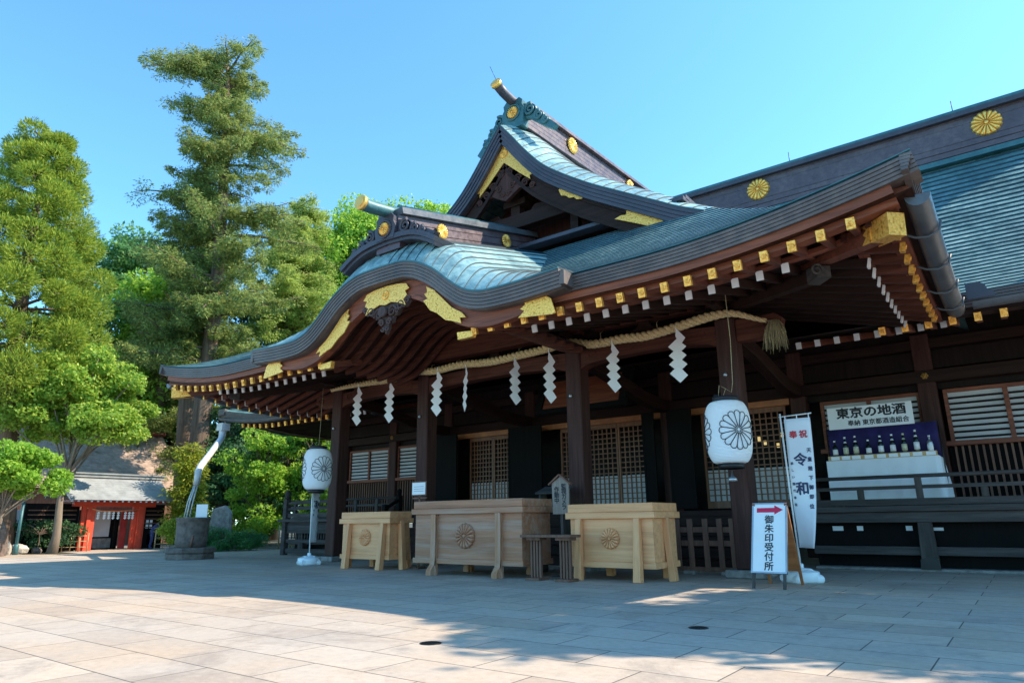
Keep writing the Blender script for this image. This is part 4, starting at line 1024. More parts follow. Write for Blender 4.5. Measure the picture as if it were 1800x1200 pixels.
# small framed notice behind the boxes
r = empty('framed_notice', (-10.07, 10.2, 0), 0, 'small framed white paper notice on a stand behind the middle box', 'notice')
mb = MB(); mb.box(-.21,-.01,1.42,.21,.012,1.71); fr_ = mb.build('frame', ['wood_fence'], r, bevel=.004)
mb = MB(); mb.box(-.185,-.014,1.445,.185,-.0102,1.685); mb.build('paper', ['paper_white'], fr_)
mb = MB()
for k in range(3): mb.box(-.14,-.0165,1.60-k*.045,.14,-.0145,1.606-k*.045)
mb.build('writing', ['ink_blue'], fr_)
mb = MB(); mb.box(-.02,.012,0,.02,.04,1.6); mb.box(-.12,-.1,0,.12,.12,.03); mb.box(-.2,.012,1.36,.2,.03,1.39); mb.build('post', ['wood_fence'], r)
# slanted grey reception desk top behind boxes
r = empty('slanted_desk', (-7.0, 10.6, 0), 0, 'grey slanted board on legs behind the middle offertory box', 'desk')
mb = MB(); mb.beam((0,-.18,1.38),(0,.16,1.50),.62,.03); mb.build('top', ['wood_grey'], r)
for s2 in (-1,1): mb = MB(); mb.box(s2*.26-.02,-.1,0,s2*.26+.02,.1,1.40); mb.build('leg', ['wood_grey_z'], r)
# picket fence
r = empty('picket_fence', (-4.5, 11.42, 0), 0, 'brown wooden picket fence beside the offertory box and porch pillar', 'fence')
for x in (-.50,-.27,0.0,.25,.46):
    mb = MB(); mb.box(x-.045,-.05,.10,x+.045,-.012,.90); mb.build('picket', ['wood_fence'], r, bevel=.006)
mb = MB()
for z in (.72,.50): mb.box(-.55,-.01,z-.045,.52,.03,z+.045)
mb.box(-.55,-.04,.05,.52,.05,.12); mb.build('rail', ['wood_fence'], r, bevel=.005)
for x in (-.3,.35): mb = MB(); mb.box(x-.1,-.14,0.002,x+.1,.14,.06); mb.build('foot', ['stone'], r, bevel=.01)

# ================================================================== LANTERNS
def lantern(loc, az, label):
    r = empty('paper_lantern', loc, az, label, 'lantern', 'white paper lanterns at the porch')
    H_, R0 = .92, .335; prof = []
    ribs = 46
    def rad(z):
        t_ = abs(z)/(H_/2); return .20+(R0-.20)*(1-t_**3.2)**.55 if t_ < 1 else .20
    for i in range(ribs*2+1):
        z = -H_/2+H_*i/(ribs*2); prof.append((rad(z)-(.0055 if i % 2 else 0), z))
    mb = MB(); mb.lathe(prof, (0,0,0), 48, 0, False); b_ = mb.build('shade', ['lantern_paper'], r)
    for s2 in (-1, 1):
        mb = MB(); mb.lathe([(.19,0),(.19,.07),(.17,.075),(.17,.0)], (0,0,s2*H_/2-(.075 if s2 < 0 else -.0)), 28)
        if s2 > 0: mb.lathe([(.035,0),(.035,.12),(.0,.12)], (-.13,0,H_/2), 12)
        mb.build('rim', ['dark_metal' if s2 < 0 else 'ink'], r)
    def onsurf(a0, u, v):     # u across (arc length), v up
        a = a0+u/R0; return Vector(((rad(v)+.004)*math.sin(a), -(rad(v)+.004)*math.cos(a), v))
    for a0 in (0.52, -1.57, 2.6):
        mb = MB(); Rk = .285
        for k in range(16):
            a = 2*math.pi*k/16; pts = []
            hw = Rk*math.tan(math.pi/16)*.80
            for (q, s2) in [(.16,-.25),(.45,-.55),(.72,-.9),(.85,-1.0),(.95,-.75),(1.0,0),(.95,.75),(.85,1.0),(.72,.9),(.45,.55),(.16,.25)]:
                rr, ww = Rk*q, hw*s2; pts.append(onsurf(a0, rr*math.cos(a)-ww*math.sin(a), rr*math.sin(a)+ww*math.cos(a)))
            mb.tube(pts, .0062, 4, cap=False)
        mb.tube([onsurf(a0, .032*math.cos(t_), .032*math.sin(t_)) for t_ in frange(0, 2*math.pi, 14)], .006, 4, cap=False)
        mb.build('crest_outline', ['ink'], b_)
    return r
lr = lantern((-3.47, 10.0, 2.14), R(16), 'white paper lantern with black chrysanthemum crest, hung by the fence-side pillar')
mb = MB(); mb.tube([(-.02,0,.56),(.02,0,.66),(.10,0,.60),(.13,0,.75),(.17,-.3,1.35),(.17,-.6,1.98)], .006, 5); mb.tube([(-.1,0,.5),(-.07,0,.72),(.02,0,.66)], .006, 5); mb.build('cord', ['straw_dull'], lr)
mb = MB(); mb.lathe([(.0,.0),(.07,.01),(.06,.05),(.02,.08),(.01,.16)], (0,0,-.72), 14); mb.build('weight', ['steel'], lr)
ll = lantern((-13.12, 9.95, 2.10), R(48), 'white paper lantern hung above the narrow banner, outside the far porch pillar')
mb = MB(); mb.tube([(0,0,.5),(0,.1,1.0),(.0,.2,1.95)], .006, 5); mb.build('cord', ['straw_dull'], ll)

# ================================================================== BANNERS (NOBORI)
def banner(loc, rz, label, twist=-.78):
    r = empty('banner', loc, rz, label, 'banner', 'white celebration banners')
    mb = MB(); mb.lathe([(.30,0),(.32,.05),(.30,.10),(.20,.14),(.16,.19),(.08,.20)], (0,0,0.0), 4, 0, False); mb.lathe([(.25,.0),(.25,.14),(.1,.17)], (0,0,.01), 16); mb.lathe([(.045,.18),(.045,.26),(0,.26)], (0,0,0), 10)
    mb.build('base', ['plastic_white'], r, bevel=.03)
    mb = MB(); mb.tube([(0,0,.2),(-.03,0,1.3),(-.05,0,2.44)], .013, 8); mb.tube([(-.07,0,2.39),(.40,0,2.41)], .009, 6); mb.build('pole', ['white_paint'], r)
    def P(f, z):    # f across 0..1
        t_ = max(0, (2.35-z)/1.9); a = twist*t_**1.5; w = .375
        x = .0+w*f*math.cos(a)*(1-.0*t_)+.05*t_*0; y = w*f*math.sin(a)+.025*math.sin(4*f+3*z)*t_
        return Vector((x, y, z))
    G = [[P(f, z) for f in frange(0, 1, 8)] for z in frange(.48, 2.35, 24)]
    mb = MB(); mb.grid(G, 0, True); c = mb.build('cloth', ['cloth_white'], r)
    so_ = c.modifiers.new('thickness', 'SOLIDIFY'); so_.thickness = .003
    mb = MB()
    for f in (.05,.5,.95): mb.tube([P(f,2.34), P(f,2.34)+Vector((0,0,.06))], .008, 5)
    mb.build('loop', ['cloth_white'], c)
    def put(txt, f, z, size, mat, bold=.004):
        p = P(f, z); q = P(f+.05, z); a = math.atan2(q.y-p.y, q.x-p.x); n_ = Vector((math.sin(a), -math.cos(a), 0))
        text_obj('lettering', txt, size, mat, c, p+n_*.009, (R(90), 0, a), bold=bold)
    for i, ch in enumerate('奉祝'): put(ch, .30+.38*i, 2.10, .12, 'ink_red')
    for i, ch in enumerate('令和'): put(ch, .48, 1.72-.42*i, .20, 'ink_blue', .006)
    for i, ch in enumerate('天皇陛下御即位'): put(ch, .84, 1.86-.135*i, .07, 'ink_blue', .002)
    for i, ch in enumerate('新しい御代奉祝'): put(ch, .14, 1.68-.10*i, .045, 'ink_blue', .001)
    return r
banner((-2.84, 10.70, 0), R(2), 'white vertical banner with red and blue writing behind the arrow sign')
banner((-13.22, 9.95, 0), R(112), 'white banner seen almost edge-on below the far lantern', .2)

# ================================================================== A-FRAME SIGN
r = empty('arrow_sign', (-2.95, 9.9, 0), 0, 'white folding sign board with red arrow and vertical black writing', 'sign board')
T_ = Matrix.Translation((0,-.40,0)) @ Matrix.Rotation(R(-20.5), 4, 'X')
mb = MB(); mb.box(-.225,-.012,.21,.225,.012,1.15); bd = tr(mb, T_).build('board', ['paper_white'], r)
mb = MB()
for x in (-.235,.215): mb.box(x,-.018,.20,x+.02,.018,1.17)
for z in (.20,1.15): mb.box(-.235,-.0182,z,.235,.0182,z+.02)
tr(mb, T_).build('frame', ['steel'], r)
for x in (-.20,.20): mb = MB(); mb.box(x-.018,-.016,0,x+.018,.016,.21); tr(mb, T_).build('leg', ['wood_grey_z'], r)
T2 = Matrix.Translation((.0,.40,0)) @ Matrix.Rotation(R(20.5), 4, 'X')
mb = MB(); mb.box(-.225,-.01,.21,.225,.01,1.14); mb.box(-.235,-.018,.0,-.20,.018,1.17); mb.box(.20,-.018,.0,.235,.018,1.17); mb.box(-.2,-.017,.2,.2,.017,.24); tr(mb, T2).build('back_panel', ['wood_orange'], r)
mb = MB(); mb.prism([(-.17,1.035),(.07,1.035),(.07,1.005),(.185,1.07),(.07,1.135),(.07,1.10),(-.17,1.10)], (0,-.0145,0), t=.002, ez=(0,1,0)); tr(mb, T_).build('arrow', ['arrow_red'], bd)
for i, ch in enumerate('御朱印受付所'):
    o = text_obj('lettering', ch, .125, 'ink', bd, (0,0,0), bold=.0025); M_ = T_ @ Matrix.Translation((0,-.0145,.925-.128*i)) @ Matrix.Rotation(R(90), 4, 'X'); o.location = M_.to_translation(); o.rotation_euler = M_.to_euler()

# ================================================================== SACRED ROPE AND PAPER STREAMERS
pts = smooth_curve([(-14.0,10.9,4.20),(-13.3,10.86,4.21),(-12.6,10.86,4.20),(-11.6,10.86,4.19),(-10.95,10.82,4.245),(-10.3,10.86,4.19),(-9.6,10.86,4.22),(-8.75,10.86,4.16),(-8.0,10.86,4.18),(-7.3,10.86,4.21),(-6.75,10.82,4.24),(-6.2,10.86,4.13),(-5.6,10.86,4.13),(-5.1,10.86,4.10),(-4.5,10.86,4.16),(-3.9,10.82,4.22),(-3.5,10.82,4.20),(-3.1,10.84,4.03),(-2.97,10.85,3.98)], 12)
pts = resample(pts, .03)
def rope_strand(k, ns=3):
    m_ = MB(); P = []; rr = []
    for i, p in enumerate(pts):
        s_ = i*.03; t_ = s_/11.2; thick = min(1, .5+s_*.25, .30+(11.35-s_)*.55); a = 2*math.pi*(s_/.33+k/ns)
        P.append(Vector(p)+Vector((0, math.cos(a), math.sin(a)))*.047*thick); rr.append(.043*thick)
    return P, rr
r = empty('straw_rope', (-8.5, 10.86, 4.15), 0, 'thick twisted straw rope slung along the porch beam with a frayed end', 'rope')
mb = MB()
for k in range(3):
    P, rr = rope_strand(k); mb.tube([p-Vector((-8.5,10.86,4.15)) for p in P], rr, 7)
mb.build('twist', ['straw'], r)
mb = MB()
for i in range(130):
    a = random.uniform(0, 2*math.pi); sp = random.uniform(.02,.17); L = random.uniform(.18,.50); x0, y0, z0 = 5.53, 0, -.17
    mb.tube([(x0, y0, z0), (x0+.06+sp*.5*math.cos(a)+.05, y0+sp*.5*math.sin(a), z0-.02), (x0+.1+sp*math.cos(a), y0+sp*math.sin(a), z0-.04-L*.45), (x0+.10+sp*1.15*math.cos(a)+random.uniform(-.03,.03), y0+sp*1.1*math.sin(a), z0-.04-L)], [.008,.006,.005,.002], 3, cap=False)
mb.build('tassel', ['straw_dull'], r)
for x in (-12.95,-11.35,-10.35,-9.6,-7.9,-6.0,-4.85): mb = MB(); mb.tube([(x+8.5, -.05, .02),(x+8.5, -.07, .14),(x+8.5, .03, .2)], .006, 4); mb.build('tie', ['straw_dull'], r)
def shide(x, z, s, rz, wd, label):
    r_ = tag(MB().build('paper_streamer', [], None) if 0 else empty('paper_streamer', (x, 10.80, z), rz), label, 'paper streamer', 'white zigzag paper streamers on the rope')
    mb = MB(); mb.tube([(0,0,.03),(0,-.01,-.06)], .012, 6); mb.build('string', ['paper_white'], r_)
    mb = MB(); y = 0; w = wd; Hs = .98*s
    quads = []
    # folded parallelograms stepping down left and right
    quads.append([(0,0),(w*.98,-.20*Hs),(w*.30,-.34*Hs),(-.02,-.14*Hs)])
    z0 = -.30*Hs
    for k in range(4):
        c0 = z0-.165*k*Hs; quads.append([(-w,c0-.03*Hs),(-.0,c0+.10*Hs),(w,c0-.06*Hs) if k < 3 else (w,c0-.10*Hs),(.0,c0-.19*Hs) if k < 3 else (.10*w,c0-.22*Hs)])
    for i, q in enumerate(quads):
        yy = -.006*i; tl = (.05 if i % 2 else -.05)
        mb.prism([(a, b2) for a, b2 in q], (0, yy, -.04), (math.cos(tl), math.sin(tl), 0), (0,0,1), .002)
    mb.build('paper', ['paper_white'], r_); return r_
SH = [(-12.84,4.20,1.0,35,.115,'zigzag paper streamer nearest the thin end of the rope'),(-11.70,4.16,1.0,25,.12,'zigzag paper streamer second from the rope\'s thin end'),
      (-10.18,4.22,1.05,8,.15,'wide zigzag paper streamer just beside the second porch pillar'),(-9.34,4.20,1.02,-28,.13,'zigzag paper streamer left of the middle of the long span, turned aside'),
      (-8.03,4.18,1.0,65,.13,'narrow edge-on zigzag paper streamer in the middle of the long span'),(-7.18,4.17,1.05,50,.13,'slim bright paper streamer just left of the third porch pillar'),
      (-5.77,4.12,.96,45,.13,'zigzag paper streamer above the pale box, right of the third pillar'),(-4.50,4.16,.98,5,.16,'broadest zigzag paper streamer, nearest the hanging lantern and tassel')]
for (x, z, s, rz, wd, lb) in SH: shide(x, z, s, R(rz), wd, lb)

# ================================================================== SAKE DISPLAY ON THE DECK
r = empty('display_table', (-2.16, 14.65, 1.08), 0, 'table under a white cloth on the deck, holding a row of bottles', 'table')
mb = MB()
def tc(f): return -.93+1.88*f
G = []
for z, o_ in ((.87,0),(.84,.012),(.4,.022),(.06,.035)):
    row = []
    for k in range(25): f = k/24; row.append((tc(f), -.34-o_-.006*math.sin(k*1.7)*(z < .5)*3, z))
    for k in range(1, 9): f = k/8; row.append((.95+o_+.05*(z < .8)*f, -.34+.68*f, z))
    G.append(row)
mb.grid(G, 0, True); mb.add([(-.93,-.34,.87),(.95,-.34,.87),(.95,.34,.87),(-.93,.34,.87)], [(0,1,2,3)]); mb.add([(-.94,-.35,.06),(-.93,-.34,.87),(-.93,.34,.87),(-.94,.35,.06)], [(0,1,2,3)])
c = mb.build('tablecloth', ['cloth_white'], r)
mb = MB()
for x in (-.85,.87):
    for y in (-.28,.28): mb.box(x-.02,y-.02,0,x+.02,y+.02,.86)
mb.box(-.9,-.32,.83,.92,.32,.862); mb.build('frame', ['wood_grey_z'], r)
r = empty('display_shelf', (-2.16, 14.42, 1.955), 0, 'low striped shelf edge with price cards under the bottles', 'shelf')
mb = MB(); mb.box(-.90,-.07,0,.92,.10,.085); mb.build('riser', ['yellow_strip'], r)
BX = [-2.93,-2.74,-2.56,-2.34,-2.13,-1.93,-1.74,-1.54,-1.33]
for x in BX: mb = MB(); mb.box(x+2.16-.075,-.078,.01,x+2.16+.075,-.0705,.075); mb.build('price_card', ['paper_white'], r)
kinds = ['dark sake bottle with plain white label, first in the row','dark bottle with white paper cap and yellow label, second in the row','dark bottle with white cap and yellow label, third in the row','squat dark bottle with white label, fourth in the row','dark bottle with round swirl label in the middle of the row','dark bottle with white cap and white label, sixth in the row','dark bottle with yellow cap, seventh in the row','tall dark bottle with lilac label, eighth in the row','bright silver bottle at the far end of the row']
for i, x in enumerate(BX):
    r = empty('sake_bottle', (x, 14.44, 2.04), 0, kinds[i], 'bottle', 'sake bottles on the display table'); hh = [.30,.36,.37,.28,.34,.35,.35,.40,.28][i]; s_ = hh/.36
    mb = MB(); mb.lathe([(.045,0),(.046,.01*s_),(.046,.19*s_),(.040,.225*s_),(.020,.26*s_),(.016,.29*s_),(.016,.35*s_),(.0,.36*s_)], (0,0,0), 16); mb.build('glass', ['glass_dark' if i < 8 else 'steel'], r)
    mb = MB(); mb.lathe([(.0475,.04*s_),(.0475,.16*s_)], (0,0,0), 16); mb.build('label', ['label_paper' if i in (1,2,6) else 'paper_white'], r)
    mb = MB(); mb.lathe([(.019,.33*s_),(.019,.365*s_),(0,.366*s_)], (0,0,0), 10)
    if i in (1,2,4,5,6,7): mb.lathe([(.030,.232*s_),(.034,.225*s_),(.020,.275*s_)], (0,0,0), 12)
    mb.build('cap', ['label_paper' if i == 6 else 'paper_white'], r)
r = empty('purple_curtain', (-2.14, 14.64, 1.95), 0, 'dark purple cloth backdrop behind the bottles', 'curtain')
mb = MB(); mb.grid([[(-.93+1.88*k/40, .012*math.sin(k*1.1), z) for k in range(41)] for z in (0,.3,.64)], 0, True); c = mb.build('cloth', ['purple_cloth'], r); so_ = c.modifiers.new('thickness','SOLIDIFY'); so_.thickness = .004
mb = MB(); mb.tube([(-.96,.01,.645),(.98,.01,.645)], .01, 6); mb.tube([(-.95,.01,-.87),(-.95,.01,.65)], .012, 6); mb.tube([(.97,.01,-.87),(.97,.01,.65)], .012, 6); mb.build('rail', ['dark_metal'], r)
r = empty('sake_sign', (-2.28, 14.62, 2.60), R(0), 'white signboard with black brush writing above the purple backdrop', 'sign board')
T_ = Matrix.Identity(4)
mb = MB(); mb.box(-.745,-.012,-.02,.745,.012,.41); bd = tr(mb, T_).build('board', ['paper_white'], r, bevel=.002)
text_obj('lettering', '東京の地酒', .22, 'ink', bd, (.03,-.0145,.27), bold=.008, xscale=1.12); text_obj('lettering', '奉納 東京都酒造組合', .115, 'ink', bd, (.14,-.0145,.075), bold=.003)
# ================================================================== WATER JAR, GATE, BACK COURT
r = empty('water_jar', (-18.55, 10.05, 0), 0, 'round dark grey stone water jar on an octagonal plinth under the down pipe', 'water jar')
mb = MB(); mb.lathe([(.64,0),(.64,.13),(.62,.15),(.60,.16),(.68,.17),(.68,.28),(.65,.30),(0,.30)], (0,0,0), 8, 0, False); mb.build('plinth', ['stone_dark'], r, bevel=.012)
mb = MB(); mb.lathe([(.39,.30),(.405,.45),(.41,.8),(.42,1.02),(.44,1.04),(.44,1.09),(.38,1.09),(.36,.95),(0,.92)], (0,0,0), 32); mb.build('jar', ['stone_dark'], r)
mb = MB(); mb.box(.0,.08,1.0,.34,.10,1.44); tr(mb, Matrix.Rotation(R(28),4,'Z')).build('paper_notice', ['paper_white'], r)
mb = MB(); mb.tube([(.40,-.22,.31),(.45,-.22,.5),(.44,-.2,.62)], .03, 8); mb.build('spout_pipe', ['wood_fence'], r)
# stone monument
r = MB(); r.prism([(-.40,0),(.38,0),(.36,1.35),(.12,1.62),(-.30,1.50),(-.42,1.1)], (0,-.12,0), t=.26, ez=(0,1,0)); o = r.build('stone_monument', ['stone'], None, bevel=.04, loc=(-24.9, 14.6, -.02)); o.rotation_euler = (0,0,R(38)); tag(o, 'upright grey stone monument beside the water jar', 'monument')

# red gate: faces +x
GX = -28.5
r = empty('red_gate', (GX, 12.2, 0), 0, 'small vermilion gate with grey roof beyond the water jar', 'gate')
def gv(mb): return mb
for y0, y1 in ((-1.12,-.66),(.72,1.18)):
    mb = MB(); mb.box(-.14,y0+.16,.0,.14,y1-.16 if y0 < 0 else y1-.08,1.62); mb.box(-.06,y0,0,.06,y0+.158,1.62); mb.box(.03,y1-.15,0,.09,y1,1.62); mb.build('post', ['vermilion'], r, bevel=.008)
mb = MB(); mb.box(-.10,-1.45,1.60,.12,1.55,1.80); mb.box(-.06,-1.0,1.44,.06,.9,1.50); mb.build('crossbeam', ['vermilion'], r, bevel=.008)
mb = MB(); mb.box(-.35,.46,.03,-.30,.70,1.45); mb.box(-.33,.50,.2,-.28,.66,1.3); mb.build('door_leaf', ['vermilion_dark'], r)
mb = MB(); mb.box(-1.2,-.75,0,-1.1,.75,1.5,0); mb.box(-1.09,-.55,.48,-1.07,.40,1.46,1); mb.box(-1.09,-.60,.05,-1.07,.5,.42,2); mb.box(-.8,-.72,0,-.7,-.58,1.5,0); mb.box(-.8,.42,0,-.7,.5,1.5,0); mb.build('inner_screen', ['wood_black', 'pale_wall', 'stone'], r)
mb = MB(); nG = 12
rows = [[(.75-.115*k, y, 1.83+.062*k+.0012*k*k) for y in frange(-1.85, 1.95, 10)] for k in range(nG+1)]
stepped(mb, rows, lift=.004); mb.grid([[(-.63,y,2.73) for y in (-1.85,1.95)],[(-1.6,y,1.95) for y in (-1.85,1.95)]])
rf = mb.build('roof', ['roof_grey'], r); so_ = rf.modifiers.new('thickness','SOLIDIFY'); so_.thickness = .04; so_.offset = -1
mb = MB(); mb.box(-.75,-1.95,2.72,-.50,2.05,2.84); mb.box(-.80,-2.0,2.84,-.45,2.1,2.89); mb.build('ridge', ['roof_grey'], rf)
for k in range(17):
    y = -1.75+k*.22; mb = MB(); mb.box(-.3,y-.03,1.76,.66,y+.03,1.82); o = mb.build('rafter', ['vermilion_dark'], r); mb = MB(); mb.box(.66,y-.035,1.755,.685,y+.035,1.825); mb.build('rafter_tip', ['cap_white'], o)
for y0, y1, nm in ((-2.9,-1.14,'side_wall'),(1.2,2.05,'side_wall')):
    mb = MB(); mb.box(-.25,y0,0,-.15,y1,1.7,0); mb.box(-.14,y0+.1,.1,-.12,y1-.1,.7,0)
    for k in range(5): mb.box(-.14,y0+.1,.8+k*.16,-.11,y1-.1,.84+k*.16,1)
    mb.build(nm, ['wood_black', 'wood_fence'], r)
mb = MB(); mb.box(-.13,1.35,.95,-.12,1.45,1.10); mb.box(-.13,1.50,.95,-.12,1.60,1.10); mb.box(-.13,1.35,.78,-.12,1.45,.92); mb.box(-.13,1.50,.78,-.12,1.60,.92); mb.box(-.13,1.45,.15,-.12,1.9,.55); mb.build('white_window', ['cloth_white'], r)  # window panes in plain white
def small_shide(y, lb):
    mb = MB(); 
    for k in range(3): mb.prism([(y-.06,1.36-.09*k),(y,1.42-.09*k),(y+.06,1.37-.09*k),(y,1.30-.09*k)], (.13,0,0), (0,1,0), (0,0,1), .004)
    o = mb.build('gate_streamer', ['paper_white'], None, loc=(GX, 12.2, 0)); tag(o, lb, 'paper streamer', 'small paper streamers across the red gate')
for i, y in enumerate((-.58,-.36,-.2,-.04,.14,.40,.55,.68)): small_shide(y, 'small white zigzag paper streamer across the opening of the red gate')
mb = MB(); mb.tube([(.12,-1.0,1.55),(.13,-.5,1.44),(.13,.1,1.42),(.13,.9,1.50)], .014, 6); o = mb.build('gate_rope', ['straw'], None, loc=(GX, 12.2, 0)); tag(o, 'thin straw rope strung across the red gate', 'rope')
# large shingled roof behind the gate
r = empty('rear_building', (-37, 14.5, 0), 0, 'brown-roofed building rising behind the red gate', 'building')
mb = MB(); nG = 16; rows = [[(2.2-.19*k, y, 2.55+.13*k+.004*k*k) for y in frange(-5.2+.0*k, 4.5-.05*k, 8)] for k in range(nG+1)]
stepped(mb, rows, lift=.03); mb.grid([[(-.85,y,5.6) for y in (-5.2,3.7)],[(-4,y,2.6) for y in (-5.2,4.5)]]); rf = mb.build('roof', ['roof_shingle'], r); so_ = rf.modifiers.new('thickness','SOLIDIFY'); so_.thickness = .06; so_.offset = -1
mb = MB(); mb.box(-1.05,-5.3,5.62,-.65,3.8,5.85); mb.box(-1.0,-5.3,5.95,-.7,3.8,6.0); mb.build('ridge', ['vermilion_dark'], rf)
mb = MB(); mb.box(-4,-4.8,0,1.6,4,2.7); mb.build('wall', ['wood_fence'], r)

# person in blue bending by the gate
def skin_person(name, loc, rz, scale, label):
    r = empty(name, loc, rz, label, 'person')
    J = {'pel':(0,0,.90),'ch':(0,-.20,1.22),'nk':(0,-.34,1.38),'hd':(0,-.42,1.50),'ls':(.17,-.26,1.30),'le':(.22,-.30,1.02),'lh':(.18,-.44,.80),'rs':(-.17,-.26,1.30),'re':(-.22,-.32,1.03),'rh':(-.16,-.46,.82),
         'lk':(.11,-.04,.48),'lf':(.12,.03,.06),'lt':(.12,-.14,.03),'rk':(-.11,-.02,.48),'rf':(-.12,.06,.06),'rt':(-.12,-.11,.03),'lp':(.10,0,.86),'rp':(-.10,0,.86)}
    E_ = [('pel','ch',.15),('ch','nk',.06),('nk','hd',.09),('ch','ls',.07),('ls','le',.05),('le','lh',.035),('ch','rs',.07),('rs','re',.05),('re','rh',.035),('pel','lp',.11),('lp','lk',.075),('lk','lf',.05),('lf','lt',.04),('pel','rp',.11),('rp','rk',.075),('rk','rf',.05),('rf','rt',.04)]
    rad = {'pel':.14,'ch':.15,'nk':.055,'hd':.05,'ls':.07,'le':.05,'lh':.03,'rs':.07,'re':.05,'rh':.03,'lk':.07,'lf':.05,'lt':.04,'rk':.07,'rf':.05,'rt':.04,'lp':.10,'rp':.10}
    ks = list(J); me = bpy.data.meshes.new('body'); me.from_pydata([tuple(c*scale for c in J[k]) for k in ks], [(ks.index(a), ks.index(b2)) for a, b2, _ in E_], [])
    me.materials.append(MATS['blue_clothes']); o = bpy.data.objects.new('body', me); COL.objects.link(o); o.parent = r
    sk = o.modifiers.new('skin', 'SKIN'); sk.use_smooth_shade = True
    for i, k in enumerate(ks): me.skin_vertices[0].data[i].radius = (rad[k]*scale,)*2
    me.skin_vertices[0].data[0].use_root = True
    ss = o.modifiers.new('sub', 'SUBSURF'); ss.levels = 1; ss.render_levels = 2
    mb = MB(); h = Vector(J['hd'])*scale+Vector((0,-.02,.02))*scale
    P = [[(h.x+.075*scale*math.sin(math.pi*i/10)*math.cos(a), h.y+.09*scale*math.sin(math.pi*i/10)*math.sin(a)*(1.0), h.z-.115*scale*math.cos(math.pi*i/10)) for a in frange(0,2*math.pi,14)] for i in range(11)]
    mb.grid(P, 0, True); mb.prism([(-.012*scale,0),(.012*scale,0),(0,.035*scale)], (h.x,h.y-.085*scale,h.z-.02*scale), t=.02*scale, ez=(0,-1,0)); hd = mb.build('head', ['skin'], r)
    mb = MB(); mb.grid([[(h.x+.082*scale*math.sin(math.pi*i/10)*math.cos(a), h.y+.015*scale+.09*scale*math.sin(math.pi*i/10)*math.sin(a), h.z+.015*scale-.115*scale*math.cos(math.pi*i/10)) for a in frange(0,2*math.pi,14)] for i in range(5,11)], 0, True); mb.build('hair', ['hair_black'], r)
    for s2, hk in ((1,'lh'),(-1,'rh')):
        mb = MB(); c0 = Vector(J[hk])*scale
        mb.beam(c0, c0+Vector((0,-.03,-.08))*scale, .07*scale, .03*scale)
        for k in range(4): x = (-.027+.018*k)*scale; L = (.06,.07,.068,.05)[k]*scale; mb.tube([c0+Vector((x,-.03*scale,-.08*scale)), c0+Vector((x,-.045*scale,-.08*scale-L*.6)), c0+Vector((x,-.035*scale,-.08*scale-L))], .008*scale, 5)
        mb.tube([c0+Vector((-s2*.035,-.01,-.03))*scale, c0+Vector((-s2*.055,-.02,-.07))*scale, c0+Vector((-s2*.05,-.03,-.10))*scale], .009*scale, 5); mb.build('hand', ['skin'], r)
    return r
skin_person('person', (-28.15, 13.60, 0), R(165), .72, 'person in dark blue clothes bending forward beside the red gate')

# bamboo fences
def bamboo(p0, p1, h, label, n=None):
    p0, p1 = Vector(p0), Vector(p1); d = p1-p0; L = d.length; r = empty('bamboo_fence', tuple((p0+p1)/2), 0, label, 'fence', 'low bamboo lattice fences'); c = (p0+p1)/2
    n = n or int(L/.28)
    for k in range(n+1):
        q = p0+d*k/n-c; mb = MB(); mb.tube([(q.x,q.y,0),(q.x,q.y,h+.03*math.sin(k*2.1))], .018 if k % 4 else .03, 6); mb.build('stake', ['bamboo'], r)
    for z in (.25*h,.58*h,.88*h): mb = MB(); mb.tube([p0-c+Vector((0,0,z)), p1-c+Vector((0,0,z))], .014, 6); mb.build('cross_pole', ['bamboo'], r)
bamboo((-30.6,8.6,0), (-27.9,11.2,0), .62, 'bamboo lattice fence between the maple trunk and the red gate')
bamboo((-27.6,13.5,0), (-27.4,15.2,0), .72, 'pale bamboo lattice fence in front of the bending person')
bamboo((-22.6,15.6,0), (-19.6,16.4,0), .85, 'bamboo lattice fence under the shrubs beside the side deck')
# stone basin-like boulder, rocks by the maple
for i, (x, y, z, rr, lb, mt, sq) in enumerate([(-28.0,9.05,.1,.30,'pale rounded rock left of the maple trunk','pale_rock',(1.3,1,.8)),(-27.4,8.55,.15,.22,'brown tilted rock between the pale rock and the lamp post','pale_rock',(1,.8,1.3)),
        (-26.3,7.75,.35,.55,'tall brown boulder at the picture edge by the small tree','stone_dark',(1,.9,1.4)),(-26.2,14.0,.2,.28,'dark stone behind the pale bamboo fence','stone_dark',(1,1,1.1)),(-27.9,9.6,.05,.18,'small dark rock at the foot of the maple','stone_dark',(1,1,.8))]):
    mb = MB(); ico_rock(mb, (0,0,0), rr, i+3, 0, sq); o = mb.build('rock', [mt], None, loc=(x, y, z)); tag(o, lb, 'rock', 'rocks along the garden edge')
r = empty('lamp_post', (-27.2, 8.75, 0), 0, 'slim green post in front of a pale panel left of the maple', 'post')
mb = MB(); mb.tube([(0,0,0),(0,0,1.75)], .05, 10); mb.lathe([(.08,0),(.08,.3),(.05,.34)], (0,0,0), 10); mb.lathe([(.0,0),(.09,.02),(.10,.10),(.04,.16),(0,.18)], (0,0,1.75), 10); mb.build('pole', ['copper_teal'], r)
mb = MB(); mb.box(-30.2,8.6,.55,-30.15,9.7,1.5); mb.box(-30.2,8.62,0,-30.15,8.68,.55); mb.box(-30.2,9.6,0,-30.15,9.66,.55); tag(mb.build('white_panel', ['pale_wall']), 'pale bluish panel standing behind the green post', 'panel')
